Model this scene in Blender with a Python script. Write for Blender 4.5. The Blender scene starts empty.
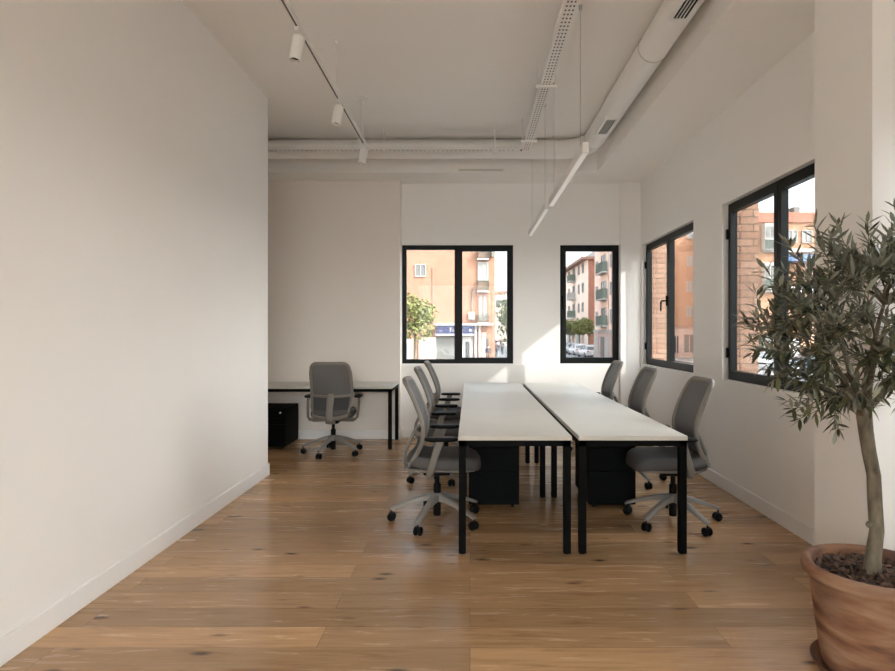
import bpy, bmesh, math, random
from mathutils import Vector, Matrix, noise
random.seed(7)
PI = math.pi
R = math.radians
scene = bpy.context.scene
COL = scene.collection

# ------------------------------------------------------------------ helpers
def link(o, parent=None):
    COL.objects.link(o)
    if parent is not None:
        o.parent = parent
    return o

def tag(o, label=None, cat=None, group=None, kind=None):
    if label: o['label'] = label
    if cat: o['category'] = cat
    if group: o['group'] = group
    if kind: o['kind'] = kind
    return o

def empty(name, loc=(0, 0, 0), rz=0.0):
    o = bpy.data.objects.new(name, None)
    o.empty_display_size = 0.1
    o.location = loc
    o.rotation_euler = (0, 0, rz)
    return link(o)

def copy_tree(o, parent=None):
    c = o.copy()
    COL.objects.link(c)
    if parent is not None:
        c.parent = parent
    for ch in sorted(o.children, key=lambda k: k.name):
        copy_tree(ch, c)
    return c

class MB:
    """collects geometry for ONE mesh object"""
    def __init__(self):
        self.bm = bmesh.new()
        self.mi = 0
    def _tagnew(self, before):
        for f in self.bm.faces:
            if f not in before:
                f.material_index = self.mi
    def face(self, vs):
        try:
            f = self.bm.faces.new(vs)
            f.material_index = self.mi
            return f
        except ValueError:
            return None
    def box(self, x0, x1, y0, y1, z0, z1, bev=0.0, seg=2, M=None):
        if x1 < x0: x0, x1 = x1, x0
        if y1 < y0: y0, y1 = y1, y0
        if z1 < z0: z0, z1 = z1, z0
        b = bmesh.new()
        vs = [b.verts.new((x, y, z)) for x in (x0, x1) for y in (y0, y1) for z in (z0, z1)]
        for q in ((0, 1, 3, 2), (4, 6, 7, 5), (0, 4, 5, 1), (2, 3, 7, 6), (0, 2, 6, 4), (1, 5, 7, 3)):
            b.faces.new([vs[i] for i in q])
        if bev > 0:
            bmesh.ops.bevel(b, geom=list(b.edges), offset=bev, segments=seg, profile=0.5, affect='EDGES')
        self._merge(b, M)
        return self
    def _merge(self, b, M=None):
        if M is not None:
            b.transform(M)
        mp = {}
        for v in b.verts:
            mp[v] = self.bm.verts.new(v.co)
        for f in b.faces:
            self.face([mp[v] for v in f.verts])
        b.free()
    def rings(self, rings, closed_ring=True, cap0=True, cap1=True, loop=False):
        vr = [[self.bm.verts.new(p) for p in r] for r in rings]
        n = len(vr[0])
        m = len(vr)
        for i in range(m if loop else m - 1):
            a, b = vr[i], vr[(i + 1) % m]
            for j in range(n if closed_ring else n - 1):
                k = (j + 1) % n
                self.face([a[j], a[k], b[k], b[j]])
        if not loop and closed_ring:
            if cap0: self.face(list(reversed(vr[0])))
            if cap1: self.face(vr[-1])
        return self
    def tube(self, path, rad, n=10, cap=True, loop=False, aspect=None, up=None):
        """round tube (or flat one: aspect=(a,b) half sizes given per point by rad*a, rad*b)"""
        path = [Vector(p) for p in path]
        m = len(path)
        rads = rad if isinstance(rad, (list, tuple)) else [rad] * m
        rings = []
        prev = None
        for i, p in enumerate(path):
            if loop:
                t = path[(i + 1) % m] - path[i - 1]
            else:
                t = path[min(i + 1, m - 1)] - path[max(i - 1, 0)]
            if t.length < 1e-9: t = Vector((0, 0, 1))
            t.normalize()
            if up is not None:
                s = t.cross(Vector(up))
                if s.length < 1e-6: s = t.orthogonal()
                s.normalize()
            elif prev is None:
                s = t.orthogonal().normalized()
            else:
                s = prev - t * prev.dot(t)
                if s.length < 1e-6: s = t.orthogonal()
                s.normalize()
            prev = s
            u = s.cross(t).normalized()
            r = rads[i]
            if aspect:
                a, b = aspect
                a, b = r * a, r * b
                ring = []
                for k in range(n):
                    an = 2 * PI * k / n
                    c, sn = math.cos(an), math.sin(an)
                    e = 0.6
                    ring.append(p + s * (a * math.copysign(abs(c) ** e, c)) + u * (b * math.copysign(abs(sn) ** e, sn)))
            else:
                ring = [p + s * (r * math.cos(2 * PI * k / n)) + u * (r * math.sin(2 * PI * k / n)) for k in range(n)]
            rings.append(ring)
        self.rings(rings, cap0=cap, cap1=cap, loop=loop)
        return self
    def lathe(self, prof, n=32, c=(0, 0, 0), M=None, close=True):
        b = MB()
        rings = []
        for r, z in prof:
            rings.append([Vector((c[0] + r * math.cos(2 * PI * k / n), c[1] + r * math.sin(2 * PI * k / n), c[2] + z)) for k in range(n)])
        b.rings(rings, cap0=close, cap1=close)
        self._merge(b.bm, M)
        return self
    def cells(self, us, vs, solid, w0, w1, axes):
        """slab with holes. us/vs sorted cuts, solid(i,j) -> bool; axes: function (u,v,w)->xyz"""
        vc = {}
        def V(u, v, w):
            k = (round(u, 6), round(v, 6), round(w, 6))
            if k not in vc:
                vc[k] = self.bm.verts.new(axes(u, v, w))
            return vc[k]
        nu, nv = len(us) - 1, len(vs) - 1
        S = lambda i, j: 0 <= i < nu and 0 <= j < nv and solid(i, j)
        for i in range(nu):
            for j in range(nv):
                if not S(i, j): continue
                a, b, c, d = us[i], us[i + 1], vs[j], vs[j + 1]
                self.face([V(a, c, w0), V(b, c, w0), V(b, d, w0), V(a, d, w0)])
                self.face([V(a, c, w1), V(a, d, w1), V(b, d, w1), V(b, c, w1)])
                if not S(i - 1, j): self.face([V(a, c, w0), V(a, d, w0), V(a, d, w1), V(a, c, w1)])
                if not S(i + 1, j): self.face([V(b, c, w0), V(b, c, w1), V(b, d, w1), V(b, d, w0)])
                if not S(i, j - 1): self.face([V(a, c, w0), V(a, c, w1), V(b, c, w1), V(b, c, w0)])
                if not S(i, j + 1): self.face([V(a, d, w0), V(b, d, w0), V(b, d, w1), V(a, d, w1)])
        return self
    def slab(self, u0, u1, v0, v1, holes, w0, w1, axes):
        us = sorted({u0, u1} | {h[0] for h in holes} | {h[1] for h in holes})
        vs = sorted({v0, v1} | {h[2] for h in holes} | {h[3] for h in holes})
        def solid(i, j):
            cu, cv = (us[i] + us[i + 1]) / 2, (vs[j] + vs[j + 1]) / 2
            return not any(h[0] < cu < h[1] and h[2] < cv < h[3] for h in holes)
        return self.cells(us, vs, solid, w0, w1, axes)
    def build(self, name, mats, parent=None, smooth=35, loc=None):
        bmesh.ops.recalc_face_normals(self.bm, faces=list(self.bm.faces))
        me = bpy.data.meshes.new(name)
        self.bm.to_mesh(me)
        self.bm.free()
        if not isinstance(mats, (list, tuple)): mats = [mats]
        for m in mats: me.materials.append(m)
        if smooth:
            me.polygons.foreach_set('use_smooth', [True] * len(me.polygons))
            me.set_sharp_from_angle(angle=R(smooth))
        o = bpy.data.objects.new(name, me)
        if loc is not None: o.location = loc
        return link(o, parent)

AX_Y = lambda u, v, w: (u, w, v)      # slab facing Y: u=x, v=z
AX_X = lambda u, v, w: (w, u, v)      # slab facing X: u=y, v=z
AX_Z = lambda u, v, w: (u, v, w)      # slab lying flat

# ------------------------------------------------------------------ materials
def new_mat(name):
    m = bpy.data.materials.new(name)
    m.use_nodes = True
    nt = m.node_tree
    return m, nt, nt.nodes['Principled BSDF']

def N(nt, t, **kw):
    n = nt.nodes.new(t)
    for k, v in kw.items():
        setattr(n, k, v)
    return n

def basic(name, col, rough=0.5, metal=0.0, var=0.06, scale=30, bump=0.0, bscale=200, spec=0.5, coat=0.0):
    m, nt, p = new_mat(name)
    tc = N(nt, 'ShaderNodeTexCoord')
    nz = N(nt, 'ShaderNodeTexNoise')
    nz.inputs['Scale'].default_value = scale
    nz.inputs['Detail'].default_value = 4
    nt.links.new(tc.outputs['Object'], nz.inputs['Vector'])
    mx = N(nt, 'ShaderNodeMix', data_type='RGBA')
    mx.inputs[6].default_value = (*[max(0, c * (1 - var)) for c in col], 1)
    mx.inputs[7].default_value = (*[min(1, c * (1 + var)) for c in col], 1)
    nt.links.new(nz.outputs['Fac'], mx.inputs[0])
    nt.links.new(mx.outputs[2], p.inputs['Base Color'])
    p.inputs['Roughness'].default_value = rough
    p.inputs['Metallic'].default_value = metal
    p.inputs['Specular IOR Level'].default_value = spec
    if coat: p.inputs['Coat Weight'].default_value = coat
    if bump > 0:
        nb = N(nt, 'ShaderNodeTexNoise')
        nb.inputs['Scale'].default_value = bscale
        nb.inputs['Detail'].default_value = 3
        nt.links.new(tc.outputs['Object'], nb.inputs['Vector'])
        b = N(nt, 'ShaderNodeBump')
        b.inputs['Strength'].default_value = bump
        b.inputs['Distance'].default_value = 0.004
        nt.links.new(nb.outputs['Fac'], b.inputs['Height'])
        nt.links.new(b.outputs['Normal'], p.inputs['Normal'])
    return m

def brick_mat(name, c1, c2, mortar, w=0.24, h=0.065, axis='XZ', rough=0.85, msize=0.006, var=0.5):
    m, nt, p = new_mat(name)
    tc = N(nt, 'ShaderNodeTexCoord')
    sp = N(nt, 'ShaderNodeSeparateXYZ')
    nt.links.new(tc.outputs['Object'], sp.inputs[0])
    ad = N(nt, 'ShaderNodeMath', operation='ADD')
    nt.links.new(sp.outputs['X'], ad.inputs[0]); nt.links.new(sp.outputs['Y'], ad.inputs[1])
    cb = N(nt, 'ShaderNodeCombineXYZ')
    nt.links.new(ad.outputs[0], cb.inputs['X'])
    nt.links.new(sp.outputs['Z'], cb.inputs['Y'])
    br = N(nt, 'ShaderNodeTexBrick')
    br.inputs['Color1'].default_value = (*c1, 1)
    br.inputs['Color2'].default_value = (*c2, 1)
    br.inputs['Mortar'].default_value = (*mortar, 1)
    br.inputs['Scale'].default_value = 1
    br.inputs['Mortar Size'].default_value = msize
    br.inputs['Brick Width'].default_value = w
    br.inputs['Row Height'].default_value = h
    nt.links.new(cb.outputs[0], br.inputs['Vector'])
    nz = N(nt, 'ShaderNodeTexNoise')
    nz.inputs['Scale'].default_value = 1.2
    nz.inputs['Detail'].default_value = 6
    nt.links.new(tc.outputs['Object'], nz.inputs['Vector'])
    mr = N(nt, 'ShaderNodeMapRange')
    mr.inputs['From Min'].default_value = 0.3; mr.inputs['From Max'].default_value = 0.7
    mr.inputs['To Min'].default_value = 0.88; mr.inputs['To Max'].default_value = 1.08
    nt.links.new(nz.outputs['Fac'], mr.inputs['Value'])
    mu = N(nt, 'ShaderNodeVectorMath', operation='SCALE')
    nt.links.new(br.outputs['Color'], mu.inputs[0])
    nt.links.new(mr.outputs[0], mu.inputs['Scale'])
    nt.links.new(mu.outputs[0], p.inputs['Base Color'])
    p.inputs['Roughness'].default_value = rough
    p.inputs['Specular IOR Level'].default_value = 0.2
    b = N(nt, 'ShaderNodeBump')
    b.inputs['Strength'].default_value = 0.4
    b.inputs['Distance'].default_value = 0.01
    b.invert = True
    nt.links.new(br.outputs['Fac'], b.inputs['Height'])
    nt.links.new(b.outputs['Normal'], p.inputs['Normal'])
    return m

def glass_mat(name, tint=(1, 1, 1), refl=1.0):
    m = bpy.data.materials.new(name)
    m.use_nodes = True
    nt = m.node_tree
    nt.nodes.clear()
    out = N(nt, 'ShaderNodeOutputMaterial')
    tr = N(nt, 'ShaderNodeBsdfTransparent')
    tr.inputs['Color'].default_value = (*tint, 1)
    gl = N(nt, 'ShaderNodeBsdfGlossy')
    gl.inputs['Roughness'].default_value = 0.0
    fr = N(nt, 'ShaderNodeFresnel')
    fr.inputs['IOR'].default_value = 1.45
    sc = N(nt, 'ShaderNodeMath', operation='MULTIPLY')
    sc.inputs[1].default_value = refl
    nt.links.new(fr.outputs[0], sc.inputs[0])
    mx = N(nt, 'ShaderNodeMixShader')
    nt.links.new(sc.outputs[0], mx.inputs[0])
    nt.links.new(tr.outputs[0], mx.inputs[1])
    nt.links.new(gl.outputs[0], mx.inputs[2])
    nt.links.new(mx.outputs[0], out.inputs['Surface'])
    return m

def floor_mat():
    m, nt, p = new_mat('oak_planks')
    L = nt.links.new
    tc = N(nt, 'ShaderNodeTexCoord')
    br = N(nt, 'ShaderNodeTexBrick')
    br.offset = 0.37; br.offset_frequency = 2
    br.inputs['Color1'].default_value = (0, 0, 0, 1)
    br.inputs['Color2'].default_value = (1, 1, 1, 1)
    br.inputs['Mortar'].default_value = (0.5, 0.5, 0.5, 1)
    br.inputs['Scale'].default_value = 1
    br.inputs['Mortar Size'].default_value = 0.0012
    br.inputs['Mortar Smooth'].default_value = 0.1
    br.inputs['Brick Width'].default_value = 1.85
    br.inputs['Row Height'].default_value = 0.19
    L(tc.outputs['Object'], br.inputs['Vector'])
    # per plank shift of the grain
    sc = N(nt, 'ShaderNodeVectorMath', operation='SCALE'); sc.inputs['Scale'].default_value = 37.0
    L(br.outputs['Color'], sc.inputs[0])
    ad = N(nt, 'ShaderNodeVectorMath', operation='ADD')
    L(tc.outputs['Object'], ad.inputs[0]); L(sc.outputs[0], ad.inputs[1])
    mp = N(nt, 'ShaderNodeMapping'); mp.inputs['Scale'].default_value = (1.1, 11.0, 1)
    L(ad.outputs[0], mp.inputs['Vector'])
    g1 = N(nt, 'ShaderNodeTexNoise'); g1.inputs['Scale'].default_value = 2.2; g1.inputs['Detail'].default_value = 8; g1.inputs['Roughness'].default_value = 0.62; g1.inputs['Distortion'].default_value = 0.8
    L(mp.outputs[0], g1.inputs['Vector'])
    mp2 = N(nt, 'ShaderNodeMapping'); mp2.inputs['Scale'].default_value = (3, 60, 1)
    L(ad.outputs[0], mp2.inputs['Vector'])
    g2 = N(nt, 'ShaderNodeTexNoise'); g2.inputs['Scale'].default_value = 1.5; g2.inputs['Detail'].default_value = 5
    L(mp2.outputs[0], g2.inputs['Vector'])
    ramp = N(nt, 'ShaderNodeValToRGB')
    cr = ramp.color_ramp
    cr.elements[0].position = 0.22; cr.elements[0].color = (0.29, 0.155, 0.07, 1)
    cr.elements[1].position = 0.82; cr.elements[1].color = (0.56, 0.355, 0.19, 1)
    e = cr.elements.new(0.48); e.color = (0.49, 0.295, 0.15, 1)
    L(g1.outputs['Fac'], ramp.inputs[0])
    mx = N(nt, 'ShaderNodeMix', data_type='RGBA', blend_type='MULTIPLY')
    mx.inputs[0].default_value = 0.30
    L(ramp.outputs[0], mx.inputs[6]); L(g2.outputs['Fac'], mx.inputs[7])
    # plank tone
    mr = N(nt, 'ShaderNodeMapRange'); mr.inputs['To Min'].default_value = 0.80; mr.inputs['To Max'].default_value = 1.32
    L(br.outputs['Color'], mr.inputs['Value'])
    tone = N(nt, 'ShaderNodeVectorMath', operation='SCALE')
    L(mx.outputs[2], tone.inputs[0]); L(mr.outputs[0], tone.inputs['Scale'])
    # knots
    mp3 = N(nt, 'ShaderNodeMapping'); mp3.inputs['Scale'].default_value = (3.6, 10.0, 1)
    L(ad.outputs[0], mp3.inputs['Vector'])
    nzk = N(nt, 'ShaderNodeTexNoise'); nzk.inputs['Scale'].default_value = 9; nzk.inputs['Detail'].default_value = 3
    L(mp3.outputs[0], nzk.inputs['Vector'])
    mxv = N(nt, 'ShaderNodeMix', data_type='RGBA'); mxv.inputs[0].default_value = 0.07
    L(mp3.outputs[0], mxv.inputs[6]); L(nzk.outputs['Color'], mxv.inputs[7])
    vo = N(nt, 'ShaderNodeTexVoronoi'); vo.inputs['Scale'].default_value = 0.95
    L(mxv.outputs[2], vo.inputs['Vector'])
    kr = N(nt, 'ShaderNodeValToRGB')
    kr.color_ramp.elements[0].position = 0.06; kr.color_ramp.elements[0].color = (0.08, 0.055, 0.04, 1)
    kr.color_ramp.elements[1].position = 0.20; kr.color_ramp.elements[1].color = (1, 1, 1, 1)
    vc = N(nt, 'ShaderNodeSeparateColor'); L(vo.outputs['Color'], vc.inputs[0])
    gt = N(nt, 'ShaderNodeMath', operation='GREATER_THAN'); gt.inputs[1].default_value = 0.62
    L(vc.outputs[0], gt.inputs[0])
    va = N(nt, 'ShaderNodeMath', operation='ADD'); L(vo.outputs['Distance'], va.inputs[0]); L(gt.outputs[0], va.inputs[1])
    L(va.outputs[0], kr.inputs[0])
    mk = N(nt, 'ShaderNodeMix', data_type='RGBA', blend_type='MULTIPLY'); mk.inputs[0].default_value = 0.85
    L(tone.outputs[0], mk.inputs[6]); L(kr.outputs[0], mk.inputs[7])
    # seams
    ms = N(nt, 'ShaderNodeMix', data_type='RGBA')
    ms.inputs[7].default_value = (0.07, 0.035, 0.018, 1)
    sm = N(nt, 'ShaderNodeMath', operation='MULTIPLY'); sm.inputs[1].default_value = 0.75
    L(br.outputs['Fac'], sm.inputs[0]); L(sm.outputs[0], ms.inputs[0])
    L(mk.outputs[2], ms.inputs[6])
    L(ms.outputs[2], p.inputs['Base Color'])
    rr = N(nt, 'ShaderNodeMapRange'); rr.inputs['To Min'].default_value = 0.20; rr.inputs['To Max'].default_value = 0.32
    L(g1.outputs['Fac'], rr.inputs['Value']); L(rr.outputs[0], p.inputs['Roughness'])
    p.inputs['Specular IOR Level'].default_value = 0.45
    b = N(nt, 'ShaderNodeBump'); b.inputs['Strength'].default_value = 0.12; b.inputs['Distance'].default_value = 0.003
    L(g2.outputs['Fac'], b.inputs['Height']); L(b.outputs['Normal'], p.inputs['Normal'])
    return m

def terracotta_mat():
    m, nt, p = new_mat('terracotta')
    L = nt.links.new
    tc = N(nt, 'ShaderNodeTexCoord')
    mp = N(nt, 'ShaderNodeMapping'); mp.inputs['Scale'].default_value = (2.2, 2.2, 9)
    L(tc.outputs['Object'], mp.inputs['Vector'])
    n1 = N(nt, 'ShaderNodeTexNoise'); n1.inputs['Scale'].default_value = 1.6; n1.inputs['Detail'].default_value = 7; n1.inputs['Distortion'].default_value = 0.25
    L(mp.outputs[0], n1.inputs['Vector'])
    rp = N(nt, 'ShaderNodeValToRGB')
    cr = rp.color_ramp
    cr.elements[0].position = 0.36; cr.elements[0].color = (0.12, 0.052, 0.032, 1)
    cr.elements[1].position = 0.66; cr.elements[1].color = (0.37, 0.23, 0.145, 1)
    e = cr.elements.new(0.5); e.color = (0.26, 0.125, 0.066, 1)
    L(n1.outputs['Fac'], rp.inputs[0])
    n2 = N(nt, 'ShaderNodeTexNoise'); n2.inputs['Scale'].default_value = 4; n2.inputs['Detail'].default_value = 6
    L(tc.outputs['Object'], n2.inputs['Vector'])
    r2 = N(nt, 'ShaderNodeMapRange'); r2.inputs['From Min'].default_value = 0.52; r2.inputs['From Max'].default_value = 0.72
    L(n2.outputs['Fac'], r2.inputs['Value'])
    mx = N(nt, 'ShaderNodeMix', data_type='RGBA'); mx.inputs[7].default_value = (0.25, 0.19, 0.145, 1)
    mm = N(nt, 'ShaderNodeMath', operation='MULTIPLY'); mm.inputs[1].default_value = 0.55
    L(r2.outputs[0], mm.inputs[0]); L(mm.outputs[0], mx.inputs[0]); L(rp.outputs[0], mx.inputs[6])
    L(mx.outputs[2], p.inputs['Base Color'])
    p.inputs['Roughness'].default_value = 0.75
    b = N(nt, 'ShaderNodeBump'); b.inputs['Strength'].default_value = 0.08; b.inputs['Distance'].default_value = 0.004
    L(n1.outputs['Fac'], b.inputs['Height']); L(b.outputs['Normal'], p.inputs['Normal'])
    return m

def bark_mat():
    m, nt, p = new_mat('olive_bark')
    L = nt.links.new
    tc = N(nt, 'ShaderNodeTexCoord')
    mp = N(nt, 'ShaderNodeMapping'); mp.inputs['Scale'].default_value = (14, 14, 5)
    L(tc.outputs['Object'], mp.inputs['Vector'])
    n1 = N(nt, 'ShaderNodeTexNoise'); n1.inputs['Scale'].default_value = 2; n1.inputs['Detail'].default_value = 8
    L(mp.outputs[0], n1.inputs['Vector'])
    rp = N(nt, 'ShaderNodeValToRGB')
    cr = rp.color_ramp
    cr.elements[0].position = 0.3; cr.elements[0].color = (0.07, 0.058, 0.040, 1)
    cr.elements[1].position = 0.7; cr.elements[1].color = (0.22, 0.185, 0.13, 1)
    L(n1.outputs['Fac'], rp.inputs[0]); L(rp.outputs[0], p.inputs['Base Color'])
    p.inputs['Roughness'].default_value = 0.85
    b = N(nt, 'ShaderNodeBump'); b.inputs['Strength'].default_value = 0.5; b.inputs['Distance'].default_value = 0.004
    L(n1.outputs['Fac'], b.inputs['Height']); L(b.outputs['Normal'], p.inputs['Normal'])
    return m

def leaf_mat(name, ca, cb, rough=0.45, transl=0.15):
    m, nt, p = new_mat(name)
    L = nt.links.new
    ge = N(nt, 'ShaderNodeNewGeometry')
    rp = N(nt, 'ShaderNodeValToRGB')
    cr = rp.color_ramp
    cr.elements[0].color = (*ca, 1); cr.elements[1].color = (*cb, 1)
    L(ge.outputs['Random Per Island'], rp.inputs[0])
    L(rp.outputs[0], p.inputs['Base Color'])
    p.inputs['Roughness'].default_value = rough
    if transl:
        tl = N(nt, 'ShaderNodeBsdfTranslucent')
        L(rp.outputs[0], tl.inputs['Color'])
        mx = N(nt, 'ShaderNodeMixShader'); mx.inputs[0].default_value = transl
        L(p.outputs[0], mx.inputs[1]); L(tl.outputs[0], mx.inputs[2])
        L(mx.outputs[0], nt.nodes['Material Output'].inputs['Surface'])
    return m

def mesh_fabric(name, col, alpha):
    m, nt, p = new_mat(name)
    L = nt.links.new
    tc = N(nt, 'ShaderNodeTexCoord')
    wv = N(nt, 'ShaderNodeTexWave', wave_type='BANDS', bands_direction='Z')
    wv.inputs['Scale'].default_value = 60
    L(tc.outputs['Object'], wv.inputs['Vector'])
    mr = N(nt, 'ShaderNodeMapRange'); mr.inputs['To Min'].default_value = 0.85; mr.inputs['To Max'].default_value = 1.1
    L(wv.outputs['Fac'], mr.inputs['Value'])
    s = N(nt, 'ShaderNodeVectorMath', operation='SCALE'); s.inputs[0].default_value = col
    L(mr.outputs[0], s.inputs['Scale']); L(s.outputs[0], p.inputs['Base Color'])
    p.inputs['Roughness'].default_value = 0.8
    p.inputs['Alpha'].default_value = alpha
    return m

def emit_mat(name, col, strength):
    m, nt, p = new_mat(name)
    p.inputs['Base Color'].default_value = (*col, 1)
    p.inputs['Emission Color'].default_value = (*col, 1)
    p.inputs['Emission Strength'].default_value = strength
    return m

M = {}
M['wall'] = basic('white_wall_paint', (0.88, 0.858, 0.828), 0.75, var=0.012, scale=3, bump=0.03, bscale=140, spec=0.25)
M['wall_alcove'] = basic('alcove_wall_tone', (0.835, 0.775, 0.72), 0.75, var=0.012, scale=3, bump=0.03, bscale=140, spec=0.25)  # slightly darker and warmer than the other walls
M['ceiling'] = basic('ceiling_paint', (0.885, 0.86, 0.825), 0.85, var=0.012, scale=3, spec=0.2)
M['trim'] = basic('white_trim_paint', (0.87, 0.86, 0.84), 0.5, var=0.01, scale=5, spec=0.35)
M['floor'] = floor_mat()
M['frame'] = basic('charcoal_aluminium', (0.010, 0.012, 0.012), 0.45, var=0.1, spec=0.15)
M['black'] = basic('black_powder_coat', (0.003, 0.003, 0.003), 0.6, var=0.1, spec=0.06)
M['cabinet'] = basic('black_cabinet_paint', (0.003, 0.0038, 0.0038), 0.6, var=0.1, spec=0.06)
M['laminate'] = basic('white_laminate', (0.87, 0.875, 0.875), 0.22, var=0.01, scale=8, spec=0.5)
M['edge'] = basic('laminate_edge', (0.58, 0.555, 0.50), 0.5, var=0.02)
M['glass'] = glass_mat('view_dimming_glass', (0.63, 0.635, 0.63), 0.3)  # tint added to dim the bright street against the room
M['glass_clear'] = glass_mat('clear_glass', (0.96, 0.97, 0.96), 0.8)
M['glass_dark'] = basic('dark_pane', (0.10, 0.11, 0.12), 0.12, var=0.1, spec=0.6)
M['white_metal'] = basic('white_painted_metal', (0.83, 0.81, 0.775), 0.45, var=0.01, spec=0.4)
M['slotgrey'] = basic('slot_grey', (0.12, 0.115, 0.11), 0.8)
M['vent_shade'] = basic('painted_vent_shade', (0.015, 0.015, 0.015), 0.8)
M['seat'] = basic('charcoal_fabric', (0.095, 0.092, 0.092), 0.9, var=0.12, scale=300, bump=0.15, bscale=600, spec=0.2)
M['mesh'] = mesh_fabric('grey_mesh_fabric', (0.145, 0.143, 0.142), 0.72)
M['lumbar'] = mesh_fabric('dark_mesh_fabric', (0.05, 0.051, 0.052), 0.93)
M['chair_frame'] = basic('warm_grey_plastic', (0.19, 0.172, 0.15), 0.5, var=0.04, spec=0.4)
M['chair_leg'] = basic('light_grey_nylon', (0.24, 0.225, 0.205), 0.42, var=0.04, spec=0.45)
M['chair_black'] = basic('black_plastic', (0.005, 0.005, 0.0055), 0.5, var=0.1, spec=0.12)
M['greyplastic'] = basic('grey_channel', (0.10, 0.095, 0.085), 0.5)
M['chrome'] = basic('brushed_steel', (0.55, 0.54, 0.52), 0.3, metal=1.0, var=0.05)
M['terracotta'] = terracotta_mat()
M['bark'] = bark_mat()
M['soil'] = basic('dark_soil', (0.035, 0.024, 0.018), 0.95, var=0.4, scale=60, bump=0.6, bscale=80)
M['chip_a'] = leaf_mat('bark_chips', (0.03, 0.016, 0.011), (0.15, 0.08, 0.05), 0.8, 0)
M['leaf_top'] = leaf_mat('olive_leaf_upper', (0.016, 0.024, 0.012), (0.165, 0.165, 0.08), 0.34, 0.10)
M['leaf_under'] = leaf_mat('olive_leaf_underside', (0.15, 0.165, 0.125), (0.31, 0.315, 0.24), 0.6, 0.10)

# ------------------------------------------------------------------ main dimensions (metres, camera at x=y=0)
XL, XR, YB = -1.985, 2.27, 7.98
ZC, ZS = 3.70, 3.39
YF = -4.5                     # wall behind the camera
SILL, HEAD = 0.98, 2.55
XA = -4.2                     # far left end of the alcove

# ------------------------------------------------------------------ room shell
def struct(mb, name, mat, label, cat, smooth=0):
    o = mb.build(name, mat, smooth=smooth)
    return tag(o, label, cat, kind='structure')

mb = MB().box(XA - 0.2, XR + 0.35, YF - 0.2, YB + 0.35, -0.2, 0)
struct(mb, 'floor', M['floor'], 'oak plank floor of the office', 'floor')
mb = MB().box(XA - 0.2, XR + 0.35, YF - 0.2, YB + 0.35, ZC, ZC + 0.2)
struct(mb, 'ceiling', M['ceiling'], 'flat white painted office ceiling', 'ceiling')
mb = MB().box(XA, XL, YF, 5.86, 0, ZC)
struct(mb, 'wall_left', M['wall'], 'long blank white wall on the left', 'wall')
mb = MB().box(XA - 0.2, XA, 5.86, YB, 0, ZC)
struct(mb, 'wall_alcove_end', M['wall_alcove'], 'end wall of the desk alcove', 'wall')
BW = [(-0.912, 0.578, SILL, 2.568), (1.205, 1.996, SILL, 2.568)]
mb = MB().slab(XA, XR + 0.32, 0, ZC, BW, YB, YB + 0.12, AX_Y)
struct(mb, 'wall_back', M['wall'], 'white back wall with two dark windows', 'wall')
mb = MB().box(XA, -0.917, 7.82, YB, 0, ZS)
struct(mb, 'wall_alcove', M['wall_alcove'], 'slightly darker alcove wall standing forward behind the single desk', 'wall')
mb = MB().box(-0.917, 1.99, YB - 0.022, YB, 0, SILL - 0.012, 0.003)
struct(mb, 'trim_1', M['wall'], 'white ledge panel below the back windows', 'wall panel')
mb = MB().box(2.0, XR, 7.92, YB, 0, ZS)
struct(mb, 'trim_2', M['wall'], 'narrow white corner pier beside the back window', 'pier')
RW = [(6.063, 7.86, SILL, HEAD), (3.60, 5.37, SILL, HEAD), (1.75, 2.80, SILL, HEAD), (-3.20, -1.60, SILL, HEAD)]
mb = MB().slab(YF, YB, 0, ZC, RW, XR, XR + 0.115, AX_X)
struct(mb, 'wall_right', M['wall'], 'white right wall with dark framed windows', 'wall')
mb = MB().box(1.942, XR, 2.88, 3.362, 0, ZS)
struct(mb, 'trim_3', M['wall'], 'white pier standing out from the right wall behind the olive tree', 'pier')
FW = [(-1.85, 2.05, 0.30, 3.05)]
mb = MB().slab(XA, XR + 0.32, 0, ZC, FW, YF - 0.2, YF, AX_Y)
struct(mb, 'wall_front', M['wall'], 'white wall with an added daylight window behind the camera', 'wall')
# soffit: L-shaped lowered ceiling
us = [XA, 1.585, XR]; vs = [YF, 7.45, YB]
mb = MB().cells(us, vs, lambda i, j: i == 1 or j == 1, ZS, ZC, AX_Z)
struct(mb, 'trim_4', M['ceiling'], 'lowered ceiling soffit along the right and back walls', 'soffit')
# outer brick leaf of the walls
M['brick_reveal'] = brick_mat('facade_brick', (0.47, 0.29, 0.20), (0.37, 0.21, 0.14), (0.16, 0.11, 0.08), 0.24, 0.066, msize=0.006)
mb = MB()
mb.slab(YF, YB + 0.32, -1.65, 5.5, [(a, b, SILL - 0.03, 2.84) for a, b, _, _ in RW], XR + 0.115, XR + 0.325, AX_X)
struct(mb, 'wall_facade_right', M['brick_reveal'], 'outer brick facade around the right windows', 'facade')
mb = MB()
mb.slab(XA, XR + 0.115, -1.65, 5.5, [(a - 0.01, b + 0.01, SILL - 0.03, 2.75) for a, b, _, _ in BW], YB + 0.12, YB + 0.32, AX_Y)
struct(mb, 'wall_facade_back', M['brick_reveal'], 'outer brick facade around the back windows', 'facade')

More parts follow.
